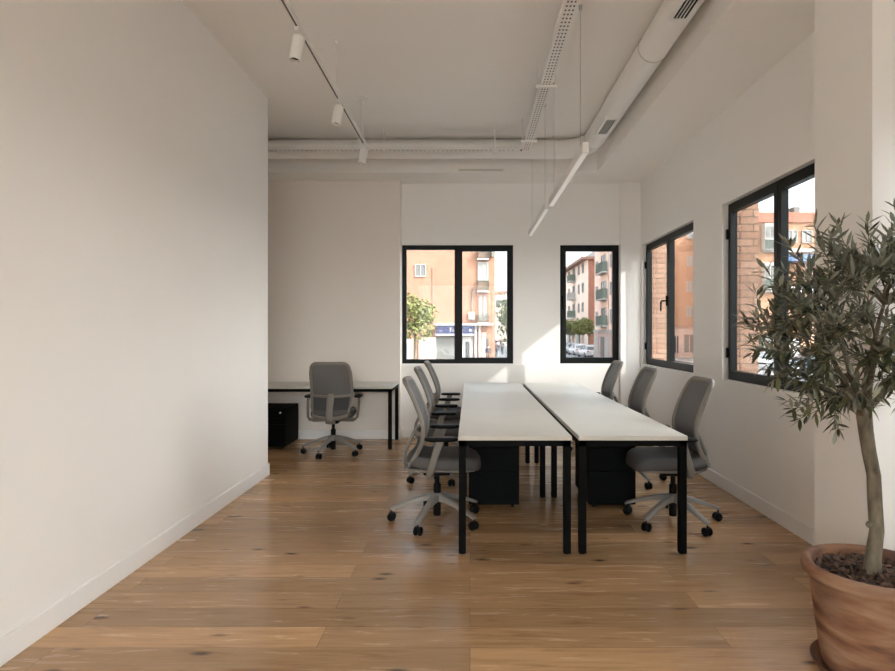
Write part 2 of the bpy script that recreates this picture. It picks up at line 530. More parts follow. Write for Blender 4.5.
def skirting(name, x0, x1, y0, y1, label):
    mb = MB().box(x0, x1, y0, y1, 0, 0.115, 0.003, 1)
    struct(mb, name, M['trim'], label, 'baseboard')
T = 0.014
skirting('baseboard_left', XL, XL + T, YF, 5.86 + T, 'white baseboard along the left wall')
skirting('baseboard_left_return', XA, XL + T - 0.001, 5.86, 5.86 + T - 0.001, 'white baseboard round the end of the left wall')
skirting('baseboard_alcove', XA, -0.917 + T, 7.82 - T, 7.82, 'white baseboard along the alcove wall')
skirting('baseboard_back', -0.917 + T, 1.99, YB - 0.022 - T, YB - 0.022, 'white baseboard along the back wall')
skirting('baseboard_right', XR - T, XR, 3.362, 7.92, 'white baseboard along the right wall')
skirting('baseboard_right_front', XR - T, XR, YF, 2.88, 'white baseboard right of the pier')

# ------------------------------------------------------------------ windows
def make_window(name, ax, u0, u1, z0, z1, w, d, leaves, inward, label, handle=None, hinge=None, fw=0.05, sash_w=0.036, mull=0.05, glass='glass'):
    """ax: axes function; w plane of the room-side face; d depth away from the room (signed); leaves: list of bool (has sash)"""
    root = empty(name)
    tag(root, label, 'window', kind='structure')
    n = len(leaves)
    holes = []
    inner = (u1 - u0 - 2 * fw - mull * (n - 1)) / n
    for k in range(n):
        a = u0 + fw + k * (inner + mull)
        holes.append((a, a + inner, z0 + fw, z1 - fw))
    mbf = MB().slab(u0, u1, z0, z1, holes, w, w + d, ax)
    mbf.build('window_frame', M['frame'], root, smooth=0)
    s = -1 if d > 0 else 1      # room side sign along w
    for k, h in enumerate(holes):
        if leaves[k]:
            o = 0.012
            a, b, c, e = h[0] - o, h[1] + o, h[2] - o, h[3] + o
            ms = MB().slab(a, b, c, e, [(a + sash_w, b - sash_w, c + sash_w, e - sash_w)], w + s * 0.014, w + d * 0.7, ax)
            ms.build('sash', M['frame'], root, smooth=0)
            g = (a + sash_w - 0.004, b - sash_w + 0.004, c + sash_w - 0.004, e - sash_w + 0.004)
        else:
            g = (h[0] - 0.003, h[1] + 0.003, h[2] - 0.003, h[3] + 0.003)
        mg = MB().slab(g[0], g[1], g[2], g[3], [], w + d * 0.45, w + d * 0.45 + 0.005, ax)
        mg.build('pane', M[glass], root, smooth=0)
    if handle:
        hu, hz, dr = handle
        mh = MB()
        p0 = Vector(ax(hu - 0.014, hz - 0.06, w + s * 0.014)); p1 = Vector(ax(hu + 0.014, hz + 0.06, w + s * 0.03))
        mh.box(p0.x, p1.x, p0.y, p1.y, p0.z, p1.z, 0.004)
        mh.tube([ax(hu, hz, w + s * 0.028), ax(hu, hz, w + s * 0.065), ax(hu + dr * 0.02, hz - 0.002, w + s * 0.07), ax(hu + dr * 0.06, hz - 0.01, w + s * 0.07), ax(hu + dr * 0.066, hz - 0.03, w + s * 0.07), ax(hu + dr * 0.066, hz - 0.12, w + s * 0.07)], 0.010, 8)
        mh.build('handle', M['black'], root)
    if hinge:
        for hu, hz in hinge:
            p0 = ax(hu - 0.012, hz - 0.045, w + s * 0.001); p1 = ax(hu + 0.012, hz + 0.045, w + s * 0.03)
            MB().box(p0[0], p1[0], p0[1], p1[1], p0[2], p1[2], 0.003).build('hinge', M['frame'], root)
    return root

make_window('window_1', AX_Y, *BW[0], YB + 0.035, 0.06, [False, True], 1, 'wide dark framed window of the back wall, blue shop sign outside', fw=0.058, sash_w=0.035, mull=0.082)
make_window('window_2', AX_Y, *BW[1], YB + 0.035, 0.06, [True], 1, 'narrow dark framed window of the back wall beside the corner',
            handle=(1.238, 1.83, 0.0001), hinge=[(1.97, 2.32), (1.97, 1.2)], fw=0.05, sash_w=0.045)
make_window('window_3', AX_X, *RW[0], XR + 0.055, 0.06, [True, True], 1, 'dark framed double window of the right wall nearest the back corner',
            handle=(6.99, 1.77, 0.9), hinge=[(7.835, 2.28), (7.835, 1.22)], fw=0.045, sash_w=0.05, mull=0.03)
make_window('window_4', AX_X, *RW[1], XR + 0.055, 0.06, [True, True], 1, 'dark framed double window of the right wall behind the olive tree',
            hinge=[(5.345, 2.28), (5.345, 1.22)], fw=0.045, sash_w=0.05, mull=0.03)
make_window('window_5', AX_X, *RW[2], XR + 0.055, 0.06, [True, True], 1, 'dark framed window of the right wall in front of the pier', fw=0.045, sash_w=0.05, mull=0.03)
make_window('window_6', AX_X, *RW[3], XR + 0.055, 0.06, [True, True], 1, 'dark framed window of the right wall nearest the added front window', fw=0.045, sash_w=0.05, mull=0.03)
make_window('fill_window', AX_Y, *FW[0], YF - 0.05, -0.06, [False, False, False], -1, 'added window behind the camera that fills the room with daylight', fw=0.05, glass='glass_clear')  # added out of view as fill light for the whole room

# ------------------------------------------------------------------ ceiling services
DX, DY, DZ, DR = 1.40, 7.10, 3.578, 0.112
duct = empty('ventilation_duct', (0, 0, DZ))
tag(duct, 'round white ventilation duct running under the ceiling and turning at the back corner', 'duct')
path = [(XA, DY, 0), (-1.5, DY, 0), (0.6, DY, 0)]
er = 0.34
for k in range(0, 11):
    a = PI / 2 - k * (PI / 2) / 10
    path.append((DX - er + er * math.cos(a), DY - er + er * math.sin(a), 0))
path += [(DX, 4.0, 0), (DX, 0.0, 0), (DX, YF, 0)]
MB().tube(path, DR, 40).build('duct_pipe', M['white_metal'], duct, smooth=50)
for yy in (4.56, 1.6, 6.72):
    ring = [(DX + (DR + 0.002) * math.cos(a), yy, (DR + 0.002) * math.sin(a)) for a in [2 * PI * k / 40 for k in range(40)]]
    MB().tube(ring, 0.0045, 6, loop=True).build('duct_seam', M['edge'], duct)
for xx in (0.92, -0.9):
    ring = [(xx, DY + (DR + 0.002) * math.cos(a), (DR + 0.002) * math.sin(a)) for a in [2 * PI * k / 40 for k in range(40)]]
    MB().tube(ring, 0.004, 6, loop=True).build('duct_seam', M['white_metal'], duct)
GX = DX - 0.03
def duct_grille(yc, ln=0.46, wd=0.13):
    z = -DR - 0.012
    b = MB().slab(GX - wd / 2, GX + wd / 2, yc - ln / 2, yc + ln / 2, [(GX - wd / 2 + 0.022, GX + wd / 2 - 0.022, yc - ln / 2 + 0.022, yc + ln / 2 - 0.022)], z, z + 0.035, AX_Z)
    g = b.build('vent_grille', M['white_metal'], duct, smooth=0)
    MB().box(GX - wd / 2 + 0.02, GX + wd / 2 - 0.02, yc - ln / 2 + 0.02, yc + ln / 2 - 0.02, z + 0.0085, z + 0.0105).build('vent_shade_sheet', M['vent_shade'], g, smooth=0)  # black sheet painted in for the shade behind the slats
    s = MB()
    for k in range(3):
        x = GX - 0.0215 + k * 0.0215
        s.box(x - 0.0025, x + 0.0025, yc - ln / 2 + 0.02, yc + ln / 2 - 0.02, z + 0.001, z + 0.008)
    s.build('slat', M['white_metal'], g, smooth=0)
duct_grille(5.98); duct_grille(3.70)
for xx in (-3.2, -2.2, -0.9, 0.35):
    MB().box(xx - 0.012, xx + 0.012, DY - 0.005, DY + 0.005, DR - 0.005, ZC - DZ).build('hanger_strap', M['white_metal'], duct, smooth=0)
for yy in (6.4, 4.56, 3.0, 1.6, 0.0, -2.0):
    MB().box(DX - 0.005, DX + 0.005, yy - 0.012, yy + 0.012, DR - 0.005, ZC - DZ).build('hanger_strap', M['white_metal'], duct, smooth=0)

# slot diffuser in the back soffit
sd = empty('slot_diffuser', (0.135, 7.45, 3.425))
tag(sd, 'slim white linear air diffuser set in the back soffit', 'air diffuser')
MB().slab(-0.29, 0.29, -0.022, 0.022, [(-0.275, 0.275, -0.009, 0.009)], -0.012, 0.0, AX_Y).build('frame', M['white_metal'], sd, smooth=0)
MB().box(-0.276, 0.276, -0.004, -0.001, -0.010, 0.010).build('slot', M['edge'], sd, smooth=0)

# perforated cable tray, L shaped
TX0, TX1, TZ, TH = 0.594, 0.682, 3.475, 0.052
TYB = 6.85
tray = empty('cable_tray', (0, 0, TZ))
tag(tray, 'white perforated steel cable tray hanging under the ceiling', 'cable tray')
def perforated(n0, n1, across0, across1, axes, name):
    step = 0.05
    us = [across0, across0 + 0.014, across0 + 0.026, across0 + 0.038, across0 + 0.050, across0 + 0.062, across0 + 0.074, across1]
    vs = []
    v = n0
    rows = []
    while v < n1 - step:
        vs += [v, v + 0.026]
        rows += [True, False]
        v += step
    vs.append(n1)
    def solid(i, j):
        if j % 2 == 1 and i in (1, 3, 5) and j < len(vs) - 2:
            return False
        return True
    b = MB().cells(us, vs, solid, 0.0, 0.002, axes)
    return b
b = perforated(1.0, TYB, TX0, TX1, lambda u, v, w: (u, v, w), 'a')
b.cells([-4.5, -0.5, 1.0], [TX0, TX1], lambda i, j: True, 0.0, 0.002, lambda u, v, w: (v, u, w))
b.build('tray_bottom', M['white_metal'], tray, smooth=0)
b = perforated(XA, TX0 - 0.02, TYB - 0.088, TYB, lambda u, v, w: (v, u, w), 'b')
b.build('tray_bottom', M['white_metal'], tray, smooth=0)
s = MB()
s.box(TX0 - 0.002, TX0, YF, TYB - 0.088, 0, TH)
s.build('tray_side', M['white_metal'], tray, smooth=0)
s = MB()
s.box(TX1, TX1 + 0.002, YF, TYB, 0, TH)
s.build('tray_side', M['white_metal'], tray, smooth=0)
s = MB().box(XA, TX1, TYB, TYB + 0.002, 0, TH)
s.build('tray_side', M['white_metal'], tray, smooth=0)
vs = []
v = XA
while v < TX0 - 0.05:
    vs += [v, v + 0.03]
    v += 0.05
vs.append(TX0)
s = MB().cells(vs, [0, 0.018, 0.036, TH], lambda i, j: not (j == 1 and i % 2 == 0 and i > 0), TYB - 0.09, TYB - 0.088, AX_Y)
s.build('tray_side', M['white_metal'], tray, smooth=0)
def hanger(kind, c):
    h = MB()
    if kind == 'y':
        h.box(TX0 - 0.045, TX1 + 0.045, c - 0.015, c + 0.015, -0.022, -0.001, 0.002)
        for x in (TX0 - 0.03, TX1 + 0.03):
            h.tube([(x, c, -0.03), (x, c, ZC - TZ)], 0.005, 8)
    else:
        h.box(c - 0.015, c + 0.015, TYB - 0.13, TYB + 0.04, -0.022, -0.001, 0.002)
        for y in (TYB - 0.118, TYB + 0.03):
            h.tube([(c, y, -0.035), (c, y, ZC - TZ)], 0.005, 8)
    h.build('tray_hanger', M['white_metal'], tray)
for y in (5.0, 6.43, 3.4, 1.5, -0.5): hanger('y', y)
for x in (0.28, -0.976, -2.4): hanger('x', x)
for q in range(4):
    c = MB()
    xx = TX0 + 0.012 + q * 0.0205
    yy = TYB - 0.076 + q * 0.0205
    c.tube([(xx, YF, 0.013), (xx, 1.0, 0.013), (xx, yy - 0.03, 0.013), (xx - 0.008, yy - 0.008, 0.013), (xx - 0.03, yy, 0.013), (-1, yy, 0.013), (XA, yy, 0.013)], 0.0102, 8)
    c.build('cable', M['slotgrey'], tray)  # not wiring: dark tubes added as the shade behind the tray holes
# track with three spotlights
KX, KZ = -1.055, 3.27
trk = empty('ceiling_track', (KX, 0, KZ))
tag(trk, 'white lighting track hung on thin rods near the left wall', 'lighting track')
b = MB().slab(-0.018, 0.018, 0.8, 6.13, [], 0.0, 0.034, AX_Z)
b.build('rail', M['white_metal'], trk, smooth=0)
MB().box(-0.006, 0.006, 0.85, 6.09, -0.0008, 0.001).build('track_slot', M['slotgrey'], trk, smooth=0)
MB().box(-0.02, 0.02, 6.10, 6.14, -0.004, 0.038, 0.002).build('end_cap', M['white_metal'], trk)
for y, big in ((4.7, False), (5.87, True), (3.36, False), (1.8, False)):
    r = MB()
    r.tube([(0, y, 0.03), (0, y, ZC - KZ)], 0.0035, 8)
    r.lathe([(0.010, 0), (0.010, 0.03)], 12, (0, y, 0.03))
    if big:
        r.lathe([(0.001, -0.022), (0.05, -0.02), (0.055, -0.015), (0.055, 0)], 28, (0, y, ZC - KZ))
        r.lathe([(0.012, -0.06), (0.012, -0.02)], 12, (0, y, ZC - KZ))
    else:
        r.lathe([(0.008, -0.03), (0.014, -0.022), (0.014, 0)], 16, (0, y, ZC - KZ))
    r.build('suspension_rod', M['white_metal'], trk)

def make_spot():
    root = empty('track_spotlight')
    a = MB().box(-0.014, 0.014, -0.05, 0.05, -0.026, 0.0, 0.003)
    a.tube([(0, 0, -0.02), (0, 0, -0.055)], 0.008, 10)
    a.build('adaptor', M['white_metal'], root)
    Rm = Matrix.Translation((0, 0, -0.05)) @ Matrix.Rotation(R(8), 4, 'Y') @ Matrix.Rotation(R(-6), 4, 'X')
    h = MB()
    h.lathe([(0.0, 0.012), (0.028, 0.010), (0.036, 0.004), (0.037, 0.0), (0.037, -0.145), (0.035, -0.148), (0.031, -0.147), (0.030, -0.128)], 28, (0, 0, 0), Rm, close=False)
    h.build('lamp_head', M['white_metal'], root)
    d = MB().lathe([(0.0, -0.127), (0.0305, -0.127)], 28, (0, 0, 0), Rm, close=False)
    d.build('lens', M['chair_black'], root)
    return root
sp = make_spot()
for i, (y, lab) in enumerate(((3.68, 'white cylinder spotlight on the track, largest and nearest of the three'),
                              (4.81, 'white cylinder spotlight in the middle of the track'),
                              (5.94, 'white cylinder spotlight at the far end of the track'))):
    o = sp if i == 0 else copy_tree(sp)
    o.location = (KX, y, KZ)
    tag(o, lab, 'spotlight', 'track spotlights')

# linear pendants over the tables
M['diffuser'] = emit_mat('lamp_diffuser', (0.88, 0.86, 0.82), 0.10)
def make_pendant(y0, y1, x, z, wires, lab, cord):
    root = empty('linear_pendant', (x, 0, z))
    tag(root, lab, 'pendant lamp', 'linear pendant lamps above the tables')
    MB().slab(-0.021, 0.021, y0, y1, [], -0.035, 0.035, AX_Z).build('housing', M['white_metal'], root, smooth=0)
    MB().box(-0.017, 0.017, y0 + 0.01, y1 - 0.01, -0.0375, -0.034).build('diffuser', M['diffuser'], root, smooth=0)
    for w in wires:
        t = MB().tube([(0, w, 0.03), (0, w, ZC - z)], 0.0022, 6)
        t.lathe([(0.006, 0), (0.006, 0.02)], 10, (0, w, 0.035))
        t.lathe([(0.007, -0.035), (0.013, -0.025), (0.013, 0)], 14, (0, w, ZC - z))
        t.build('suspension_wire', M['chrome'], root)
    if cord:
        y = cord
        pts = [(0, y, 0.03), (0.004, y, 0.3), (-0.004, y + 0.01, 0.6)]
        top = (TX1 + 0.03 - x, 5.03, TZ - z - 0.02)
        pts += [(-0.004, y + 0.012, 0.78), (top[0] * .5, (y + top[1]) / 2, 0.835), top]
        MB().tube(pts, 0.004, 8).build('power_cord', M['white_metal'], root)
    return root
make_pendant(4.0, 5.72, 0.775, 2.645, [4.19, 5.50], 'long white pendant lamp hung nearer the camera above the tables', 5.44)
make_pendant(5.84, 7.5, 0.755, 2.645, [6.0, 7.25], 'long white pendant lamp hung nearer the back wall above the tables', None)

# ------------------------------------------------------------------ tables
DT = 0.75
X_ROWS = [(-0.075, 0.642), (0.687, 1.374)]
Y_CUTS = [3.765, 5.095, 6.42, 7.72]
def make_desk(x0, x1, y0, y1, legs_at, name, label, group, zt=DT, leg=0.045, channel=0):
    xc, yc = (x0 + x1) / 2, (y0 + y1) / 2
    root = empty(name, (xc, yc, 0))
    tag(root, label, 'desk', group)
    hx, hy = (x1 - x0) / 2, (y1 - y0) / 2
    top = MB()
    top.box(-hx, hx, -hy, hy, zt - 0.028, zt, 0.0015, 1)
    bm = top.bm
    for f in bm.faces:
        if abs(f.normal.z) < 0.5 or f.calc_center_median().z < zt - 0.003:
            f.material_index = 1
    top.build('tabletop', [M['laminate'], M['edge']], root, smooth=0)
    zr = zt - 0.028
    fr = MB()
    i = 0.004
    for sx in (-1, 1):
        a = sx * (hx - i); b_ = sx * (hx - i - leg)
        fr.box(min(a, b_), max(a, b_), -hy + 0.03, hy - 0.03, zr - 0.036, zr)
    for yy in (-hy + i, hy - i - leg):
        fr.box(-hx + i, hx - i, yy, yy + leg, zr - 0.0365, zr - 0.0005)
    fr.build('frame', M['black'], root, smooth=0)
    if channel:
        MB().box(-hx - 0.036, -hx - 0.001, -hy + (0.5 if channel == 2 else 0.0), hy, zr - 0.05, zr - 0.012, 0.002, 1).build('cable_channel', M['greyplastic'], root, smooth=0)
    for ly in legs_at:
        for sx in (-1, 1):
            a = sx * (hx - i); b_ = sx * (hx - i - leg)
            lm = MB().box(min(a, b_), max(a, b_), ly - yc - leg / 2, ly - yc + leg / 2, 0.006, zr - 0.001)
            lm.lathe([(0.014, 0), (0.014, 0.008)], 12, ((a + b_) / 2, ly - yc, 0))
            lm.build('leg', M['black'], root, smooth=0)
    return root
pos_word = ['nearest the camera', 'in the middle', 'touching distance from the back wall']
side_word = ['left', 'right']
for r, (x0, x1) in enumerate(X_ROWS):
    for k in range(3):
        y0, y1 = Y_CUTS[k] + (0.001 if k else 0), Y_CUTS[k + 1] - 0.001
        legs = [Y_CUTS[0] + 0.0265, Y_CUTS[1] - 0.0265] if k == 0 else ([Y_CUTS[2] - 0.0265] if k == 1 else [Y_CUTS[3] - 0.0265])
        lab = {0: 'white desk on black legs at the front end of the %s table row',
               1: 'white desk in the middle of the %s table row, between two others',
               2: 'white desk at the far end of the %s table row, by the back windows'}[k] % side_word[r]
        make_desk(x0, x1, y0, y1, legs, 'desk', lab, 'white desks joined into two rows', channel=0 if r == 0 else (2 if k == 0 else 1))
# single desk in the alcove
make_desk(-3.55, -0.93, 7.10, 7.80, [7.125, 7.775], 'desk', 'white desk on black legs against the alcove wall', None, zt=0.755, leg=0.042)

# pedestals
def make_pedestal(x0, x1, y0, y1, h, label, front='-y'):
    xc, yc = (x0 + x1) / 2, (y0 + y1) / 2
    hx, hy = (x1 - x0) / 2, (y1 - y0) / 2
    root = empty('drawer_pedestal', (xc, yc, 0))
    tag(root, label, 'pedestal', 'black drawer pedestals under the desks')
    MB().box(-hx, hx, -hy + 0.018, hy, 0.032, h, 0.003, 1).build('body', M['cabinet'], root, smooth=0)
    hz = [(0.034, 0.30), (0.303, h - 0.115), (h - 0.113, h - 0.004)]
    for a, b_ in hz:
        MB().box(-hx + 0.002, hx - 0.002, -hy, -hy + 0.017, a, b_, 0.002, 1).build('drawer', M['cabinet'], root, smooth=0)
    lk = MB()
    Rm = Matrix.Translation((hx - 0.06, -hy - 0.003, h - 0.05)) @ Matrix.Rotation(R(90), 4, 'X')
    lk.lathe([(0.011, -0.006), (0.011, 0.004), (0.008, 0.005)], 16, (0, 0, 0), Rm)
    lk.build('lock', M['chrome'], root)
    for sx in (-1, 1):
        for sy in (-1, 1):
            w = MB()
            Rw = Matrix.Translation((sx * (hx - 0.05), sy * (hy - 0.06), 0.016)) @ Matrix.Rotation(R(90), 4, 'Y')
            w.lathe([(0.0, -0.012), (0.014, -0.012), (0.016, -0.008), (0.016, 0.008), (0.014, 0.012), (0.0, 0.012)], 18, (0, 0, 0), Rw, close=False)
            w.box(sx * (hx - 0.05) - 0.01, sx * (hx - 0.05) + 0.01, sy * (hy - 0.06) - 0.008, sy * (hy - 0.06) + 0.008, 0.02, 0.033)
            w.build('caster', M['chair_black'], root)
    return root
make_pedestal(-0.010, 0.392, 4.74, 5.05, 0.60, 'black drawer pedestal under the left table row')
make_pedestal(0.945, 1.318, 4.74, 5.36, 0.60, 'black drawer pedestal under the right table row')
make_pedestal(-2.615, -2.204, 7.12, 7.66, 0.49, 'black drawer pedestal under the alcove desk beside the left wall')

# ------------------------------------------------------------------ office chair (faces +X, origin on the floor)
def lerp_table(t, tab):
    for (a, va), (b, vb) in zip(tab, tab[1:]):
        if t <= b:
            f = (t - a) / (b - a)
            f = max(0.0, min(1.0, f))
            return va + (vb - va) * f
    return tab[-1][1]
PROF = [(0.42, -0.205), (0.47, -0.195), (0.55, -0.150), (0.62, -0.122), (0.69, -0.112), (0.76, -0.120), (0.84, -0.145), (0.93, -0.182), (1.00, -0.214), (1.06, -0.246)]
def back_x(y, z):
    # smoothed profile
    v = 0.0
    for dz in (-0.03, -0.015, 0, 0.015, 0.03):
        v += lerp_table(z + dz, PROF)
    return v / 5 + 0.55 * y * y
HW = [(0.42, 0.195), (0.55, 0.215), (0.70, 0.228), (0.90, 0.226), (1.06, 0.212)]

def superellipse(n, a, b, e):
    out = []
    for k in range(n):
        t = 2 * PI * k / n
        c, s = math.cos(t), math.sin(t)
        out.append((a * math.copysign(abs(c) ** e, c), b * math.copysign(abs(s) ** e, s)))
    return out

def make_chair():
    root = empty('office_chair')
    # seat cushion
    sx, sa, sb = 0.055, 0.272, 0.245
    n = 44
    lv = [(0.425, .86), (0.428, .95), (0.445, .99), (0.468, 1.0), (0.488, .985), (0.500, .94), (0.507, .84), (0.509, .62), (0.506, .34), (0.504, .08)]
    rings = []
    for z, s in lv:
        ring = []
        for (x, y) in superellipse(n, sa * s, sb * s, 0.52):
            drop = max(0.0, (x - 0.13) / 0.14)
            zz = z - 0.030 * drop * drop + (0.012 * (abs(y) / sb) ** 2 if z > 0.49 else 0)
            if x < -0.15: zz += 0.012
            ring.append((sx + x, y, zz))
        rings.append(ring)
    MB().rings(rings).build('seat', M['seat'], root, smooth=60)
    # seat pan
    rings = []
    for z, s in ((0.400, .70), (0.402, .80), (0.415, .90), (0.428, .90)):
        rings.append([(sx - 0.01 + x, y, z - 0.028 * max(0, (x - 0.13) / 0.14) ** 2 * (1 if s > .8 else .4)) for x, y in superellipse(n, sa * s, sb * s, 0.52)])
    MB().rings(rings).build('seat_pan', M['chair_frame'], root, smooth=60)
    # back frame
    z0, z1 = 0.455, 1.052
    rc = 0.065
    loop = []
    def corner(cy, cz, a0, a1, r):
        for k in range(7):
            a = a0 + (a1 - a0) * k / 6
            loop.append((cy + r * math.cos(a), cz + r * math.sin(a)))
    wt, wb = lerp_table(z1, HW), lerp_table(z0, HW)
    corner(wt - rc, z1 - rc, 0, PI / 2, rc)
    for k in range(1, 6): loop.append((wt - rc - (2 * (wt - rc)) * k / 6, z1))
    corner(-wt + rc, z1 - rc, PI / 2, PI, rc)
    for k in range(1, 14):
        z = z1 - rc - (z1 - z0 - 2 * rc) * k / 14
        loop.append((-lerp_table(z, HW), z))
    corner(-wb + rc, z0 + rc, PI, 1.5 * PI, rc)
    for k in range(1, 6): loop.append((-wb + rc + (2 * (wb - rc)) * k / 6, z0))
    corner(wb - rc, z0 + rc, 1.5 * PI, 2 * PI, rc)
    for k in range(1, 14):
        z = z0 + rc + (z1 - z0 - 2 * rc) * k / 14
        loop.append((lerp_table(z, HW), z))
    pts = [(back_x(y, z), y, z) for y, z in loop]
    MB().tube(pts, 1.0, 12, loop=True, aspect=(0.018, 0.015), up=(1, 0, 0)).build('backrest_frame', M['chair_frame'], root, smooth=60)
    # mesh panel
    g = MB()
    ny, nz = 14, 24
    def panel(mbx, za, zb, xo, th, inset=0.008):
        for side in (0, 1):
            grid = []
            for j in range(nz + 1):
                z = za + (zb - za) * j / nz
                w = lerp_table(z, HW) - inset
                d = z1 - z
                if d < rc: w = min(w, wt - rc + math.sqrt(max(0, rc * rc - (rc - d) ** 2)) - inset * .5)
                e = z - z0
                if e < rc: w = min(w, wb - rc + math.sqrt(max(0, rc * rc - (rc - e) ** 2)) - inset * .5)
                grid.append([mbx.bm.verts.new((back_x(w * (2 * i / ny - 1), z) + xo - th * side, w * (2 * i / ny - 1), z)) for i in range(ny + 1)])
            for j in range(nz):
                for i in range(ny):
                    mbx.face([grid[j][i], grid[j][i + 1], grid[j + 1][i + 1], grid[j + 1][i]])
            if side == 0: keep = grid
            else:
                per = lambda G: [G[0][i] for i in range(ny + 1)] + [G[j][ny] for j in range(1, nz + 1)] + [G[nz][i] for i in range(ny - 1, -1, -1)] + [G[j][0] for j in range(nz - 1, 0, -1)]
                A, B = per(keep), per(grid)
                for i in range(len(A)):
                    k = (i + 1) % len(A)
                    mbx.face([A[i], A[k], B[k], B[i]])
        return mbx
    panel(g, z0 + 0.004, z1 - 0.004, 0.004, 0.004).build('backrest_mesh', M['mesh'], root, smooth=60)
    l = panel(MB(), 0.485, 0.675, -0.010, 0.006, inset=0.018)
    l.build('lumbar_pad', M['lumbar'], root, smooth=60)
    # rear support: cross bars and spine
    s = MB()
    for zc, hgt in ((0.682, 0.016), (0.462, 0.018)):
        w = lerp_table(zc, HW) - 0.004
        ps = [(back_x(w * t, zc) - 0.016 - 0.02 * (1 - t * t), w * t, zc - (0.03 if zc < .5 else 0.012) * (1 - t * t)) for t in [k / 10 - 1 for k in range(21)]]
        s.tube(ps, 1.0, 10, aspect=(0.009, hgt), up=(0, 0, 1))
    s.build('back_bar', M['chair_frame'], root, smooth=60)
    sp = MB()
    sp.tube([(-0.150, 0, 0.700), (-0.165, 0, 0.670), (-0.200, 0, 0.60), (-0.235, 0, 0.52), (-0.245, 0, 0.45), (-0.225, 0, 0.395), (-0.16, 0, 0.372), (-0.06, 0, 0.375)],
            [0.8, 1.0, 0.95, 0.9, 0.95, 1.05, 1.1, 1.0], 12, aspect=(0.042, 0.014), up=(1, 0, 0.2))
    sp.build('spine', M['chair_frame'], root, smooth=60)
    # arms
    for sd in (-1, 1):
        a = MB()
        a.tube([(0.035, sd * 0.292, 0.648), (0.020, sd * 0.294, 0.60), (-0.012, sd * 0.290, 0.50), (-0.035, sd * 0.282, 0.425), (-0.038, sd * 0.262, 0.398), (-0.030, sd * 0.20, 0.392), (-0.02, sd * 0.10, 0.392)],
               [1.15, 1.0, .95, .95, .95, .9, .8], 12, aspect=(0.026, 0.013), up=(0, sd, 0.001))
        ao = a.build('armrest', M['chair_frame'], root, smooth=60)
        rings = []
        for z, sc in ((0.646, .80), (0.648, .92), (0.654, 1.0), (0.664, 1.0), (0.671, .93), (0.673, .78)):
            rings.append([(0.045 + x, sd * 0.285 + y, z) for x, y in superellipse(28, 0.118 * sc, 0.044 * sc, 0.6)])
        MB().rings(rings).build('arm_pad', M['chair_black'], ao, smooth=50)
    # mechanism, levers, gas lift
    MB().box(-0.10, 0.10, -0.075, 0.075, 0.352, 0.402, 0.014).build('tilt_mechanism', M['chair_black'], root)
    for sd in (-1, 1):
        l = MB().tube([(0.0, sd * 0.06, 0.378), (0.0, sd * 0.15, 0.376), (0.0, sd * 0.20, 0.374)], 0.006, 8)
        l.box(-0.012, 0.012, sd * 0.20 - 0.035, sd * 0.20 + 0.035, 0.366, 0.382, 0.005)
        l.build('lever', M['chair_black'], root)
    g = MB().lathe([(0.0, 0.045), (0.026, 0.045), (0.028, 0.05), (0.028, 0.275), (0.024, 0.28), (0.018, 0.283), (0.018, 0.36)], 24)
    g.build('gas_lift', M['chair_black'], root)
    h = MB().lathe([(0.032, 0.148), (0.045, 0.152), (0.050, 0.165), (0.046, 0.200), (0.036, 0.212), (0.030, 0.214)], 28)
    h.build('hub', M['chair_leg'], root)
    # legs with casters
    lm = MB()
    rings = []
    for x, zt_, hgt, w in ((0.030, 0.206, 0.050, 0.030), (0.09, 0.196, 0.042, 0.026), (0.17, 0.172, 0.034, 0.023), (0.26, 0.138, 0.027, 0.020), (0.325, 0.112, 0.024, 0.019), (0.352, 0.100, 0.022, 0.017), (0.360, 0.092, 0.010, 0.012)):
        ring = []
        for (y, z) in ((-w, -hgt), (-w, -hgt * .25), (-w * .62, 0), (w * .62, 0), (w, -hgt * .25), (w, -hgt)):
            ring.append((x, y, zt_ + z))
        rings.append(ring)
    lm.rings(rings)
    leg = lm.build('leg', M['chair_leg'], root, smooth=50)
    cs = MB()
    cs.tube([(0.345, 0, 0.05), (0.345, 0, 0.085)], 0.006, 8)
    cs.box(0.322, 0.362, -0.010, 0.010, 0.026, 0.058, 0.006)
    for sd in (-1, 1):
        Rw = Matrix.Translation((0.340, sd * 0.017, 0.031)) @ Matrix.Rotation(R(90), 4, 'X')
        cs.lathe([(0.004, -0.011), (0.024, -0.011), (0.030, -0.007), (0.031, 0.0), (0.030, 0.007), (0.024, 0.011), (0.004, 0.011)], 22, (0, 0, 0), Rw)
    cs.build('caster', M['chair_black'], leg, smooth=40)
    for k in range(1, 5):
        l2 = copy_tree(leg, root)
        l2.rotation_euler = (0, 0, k * 2 * PI / 5)
    return root

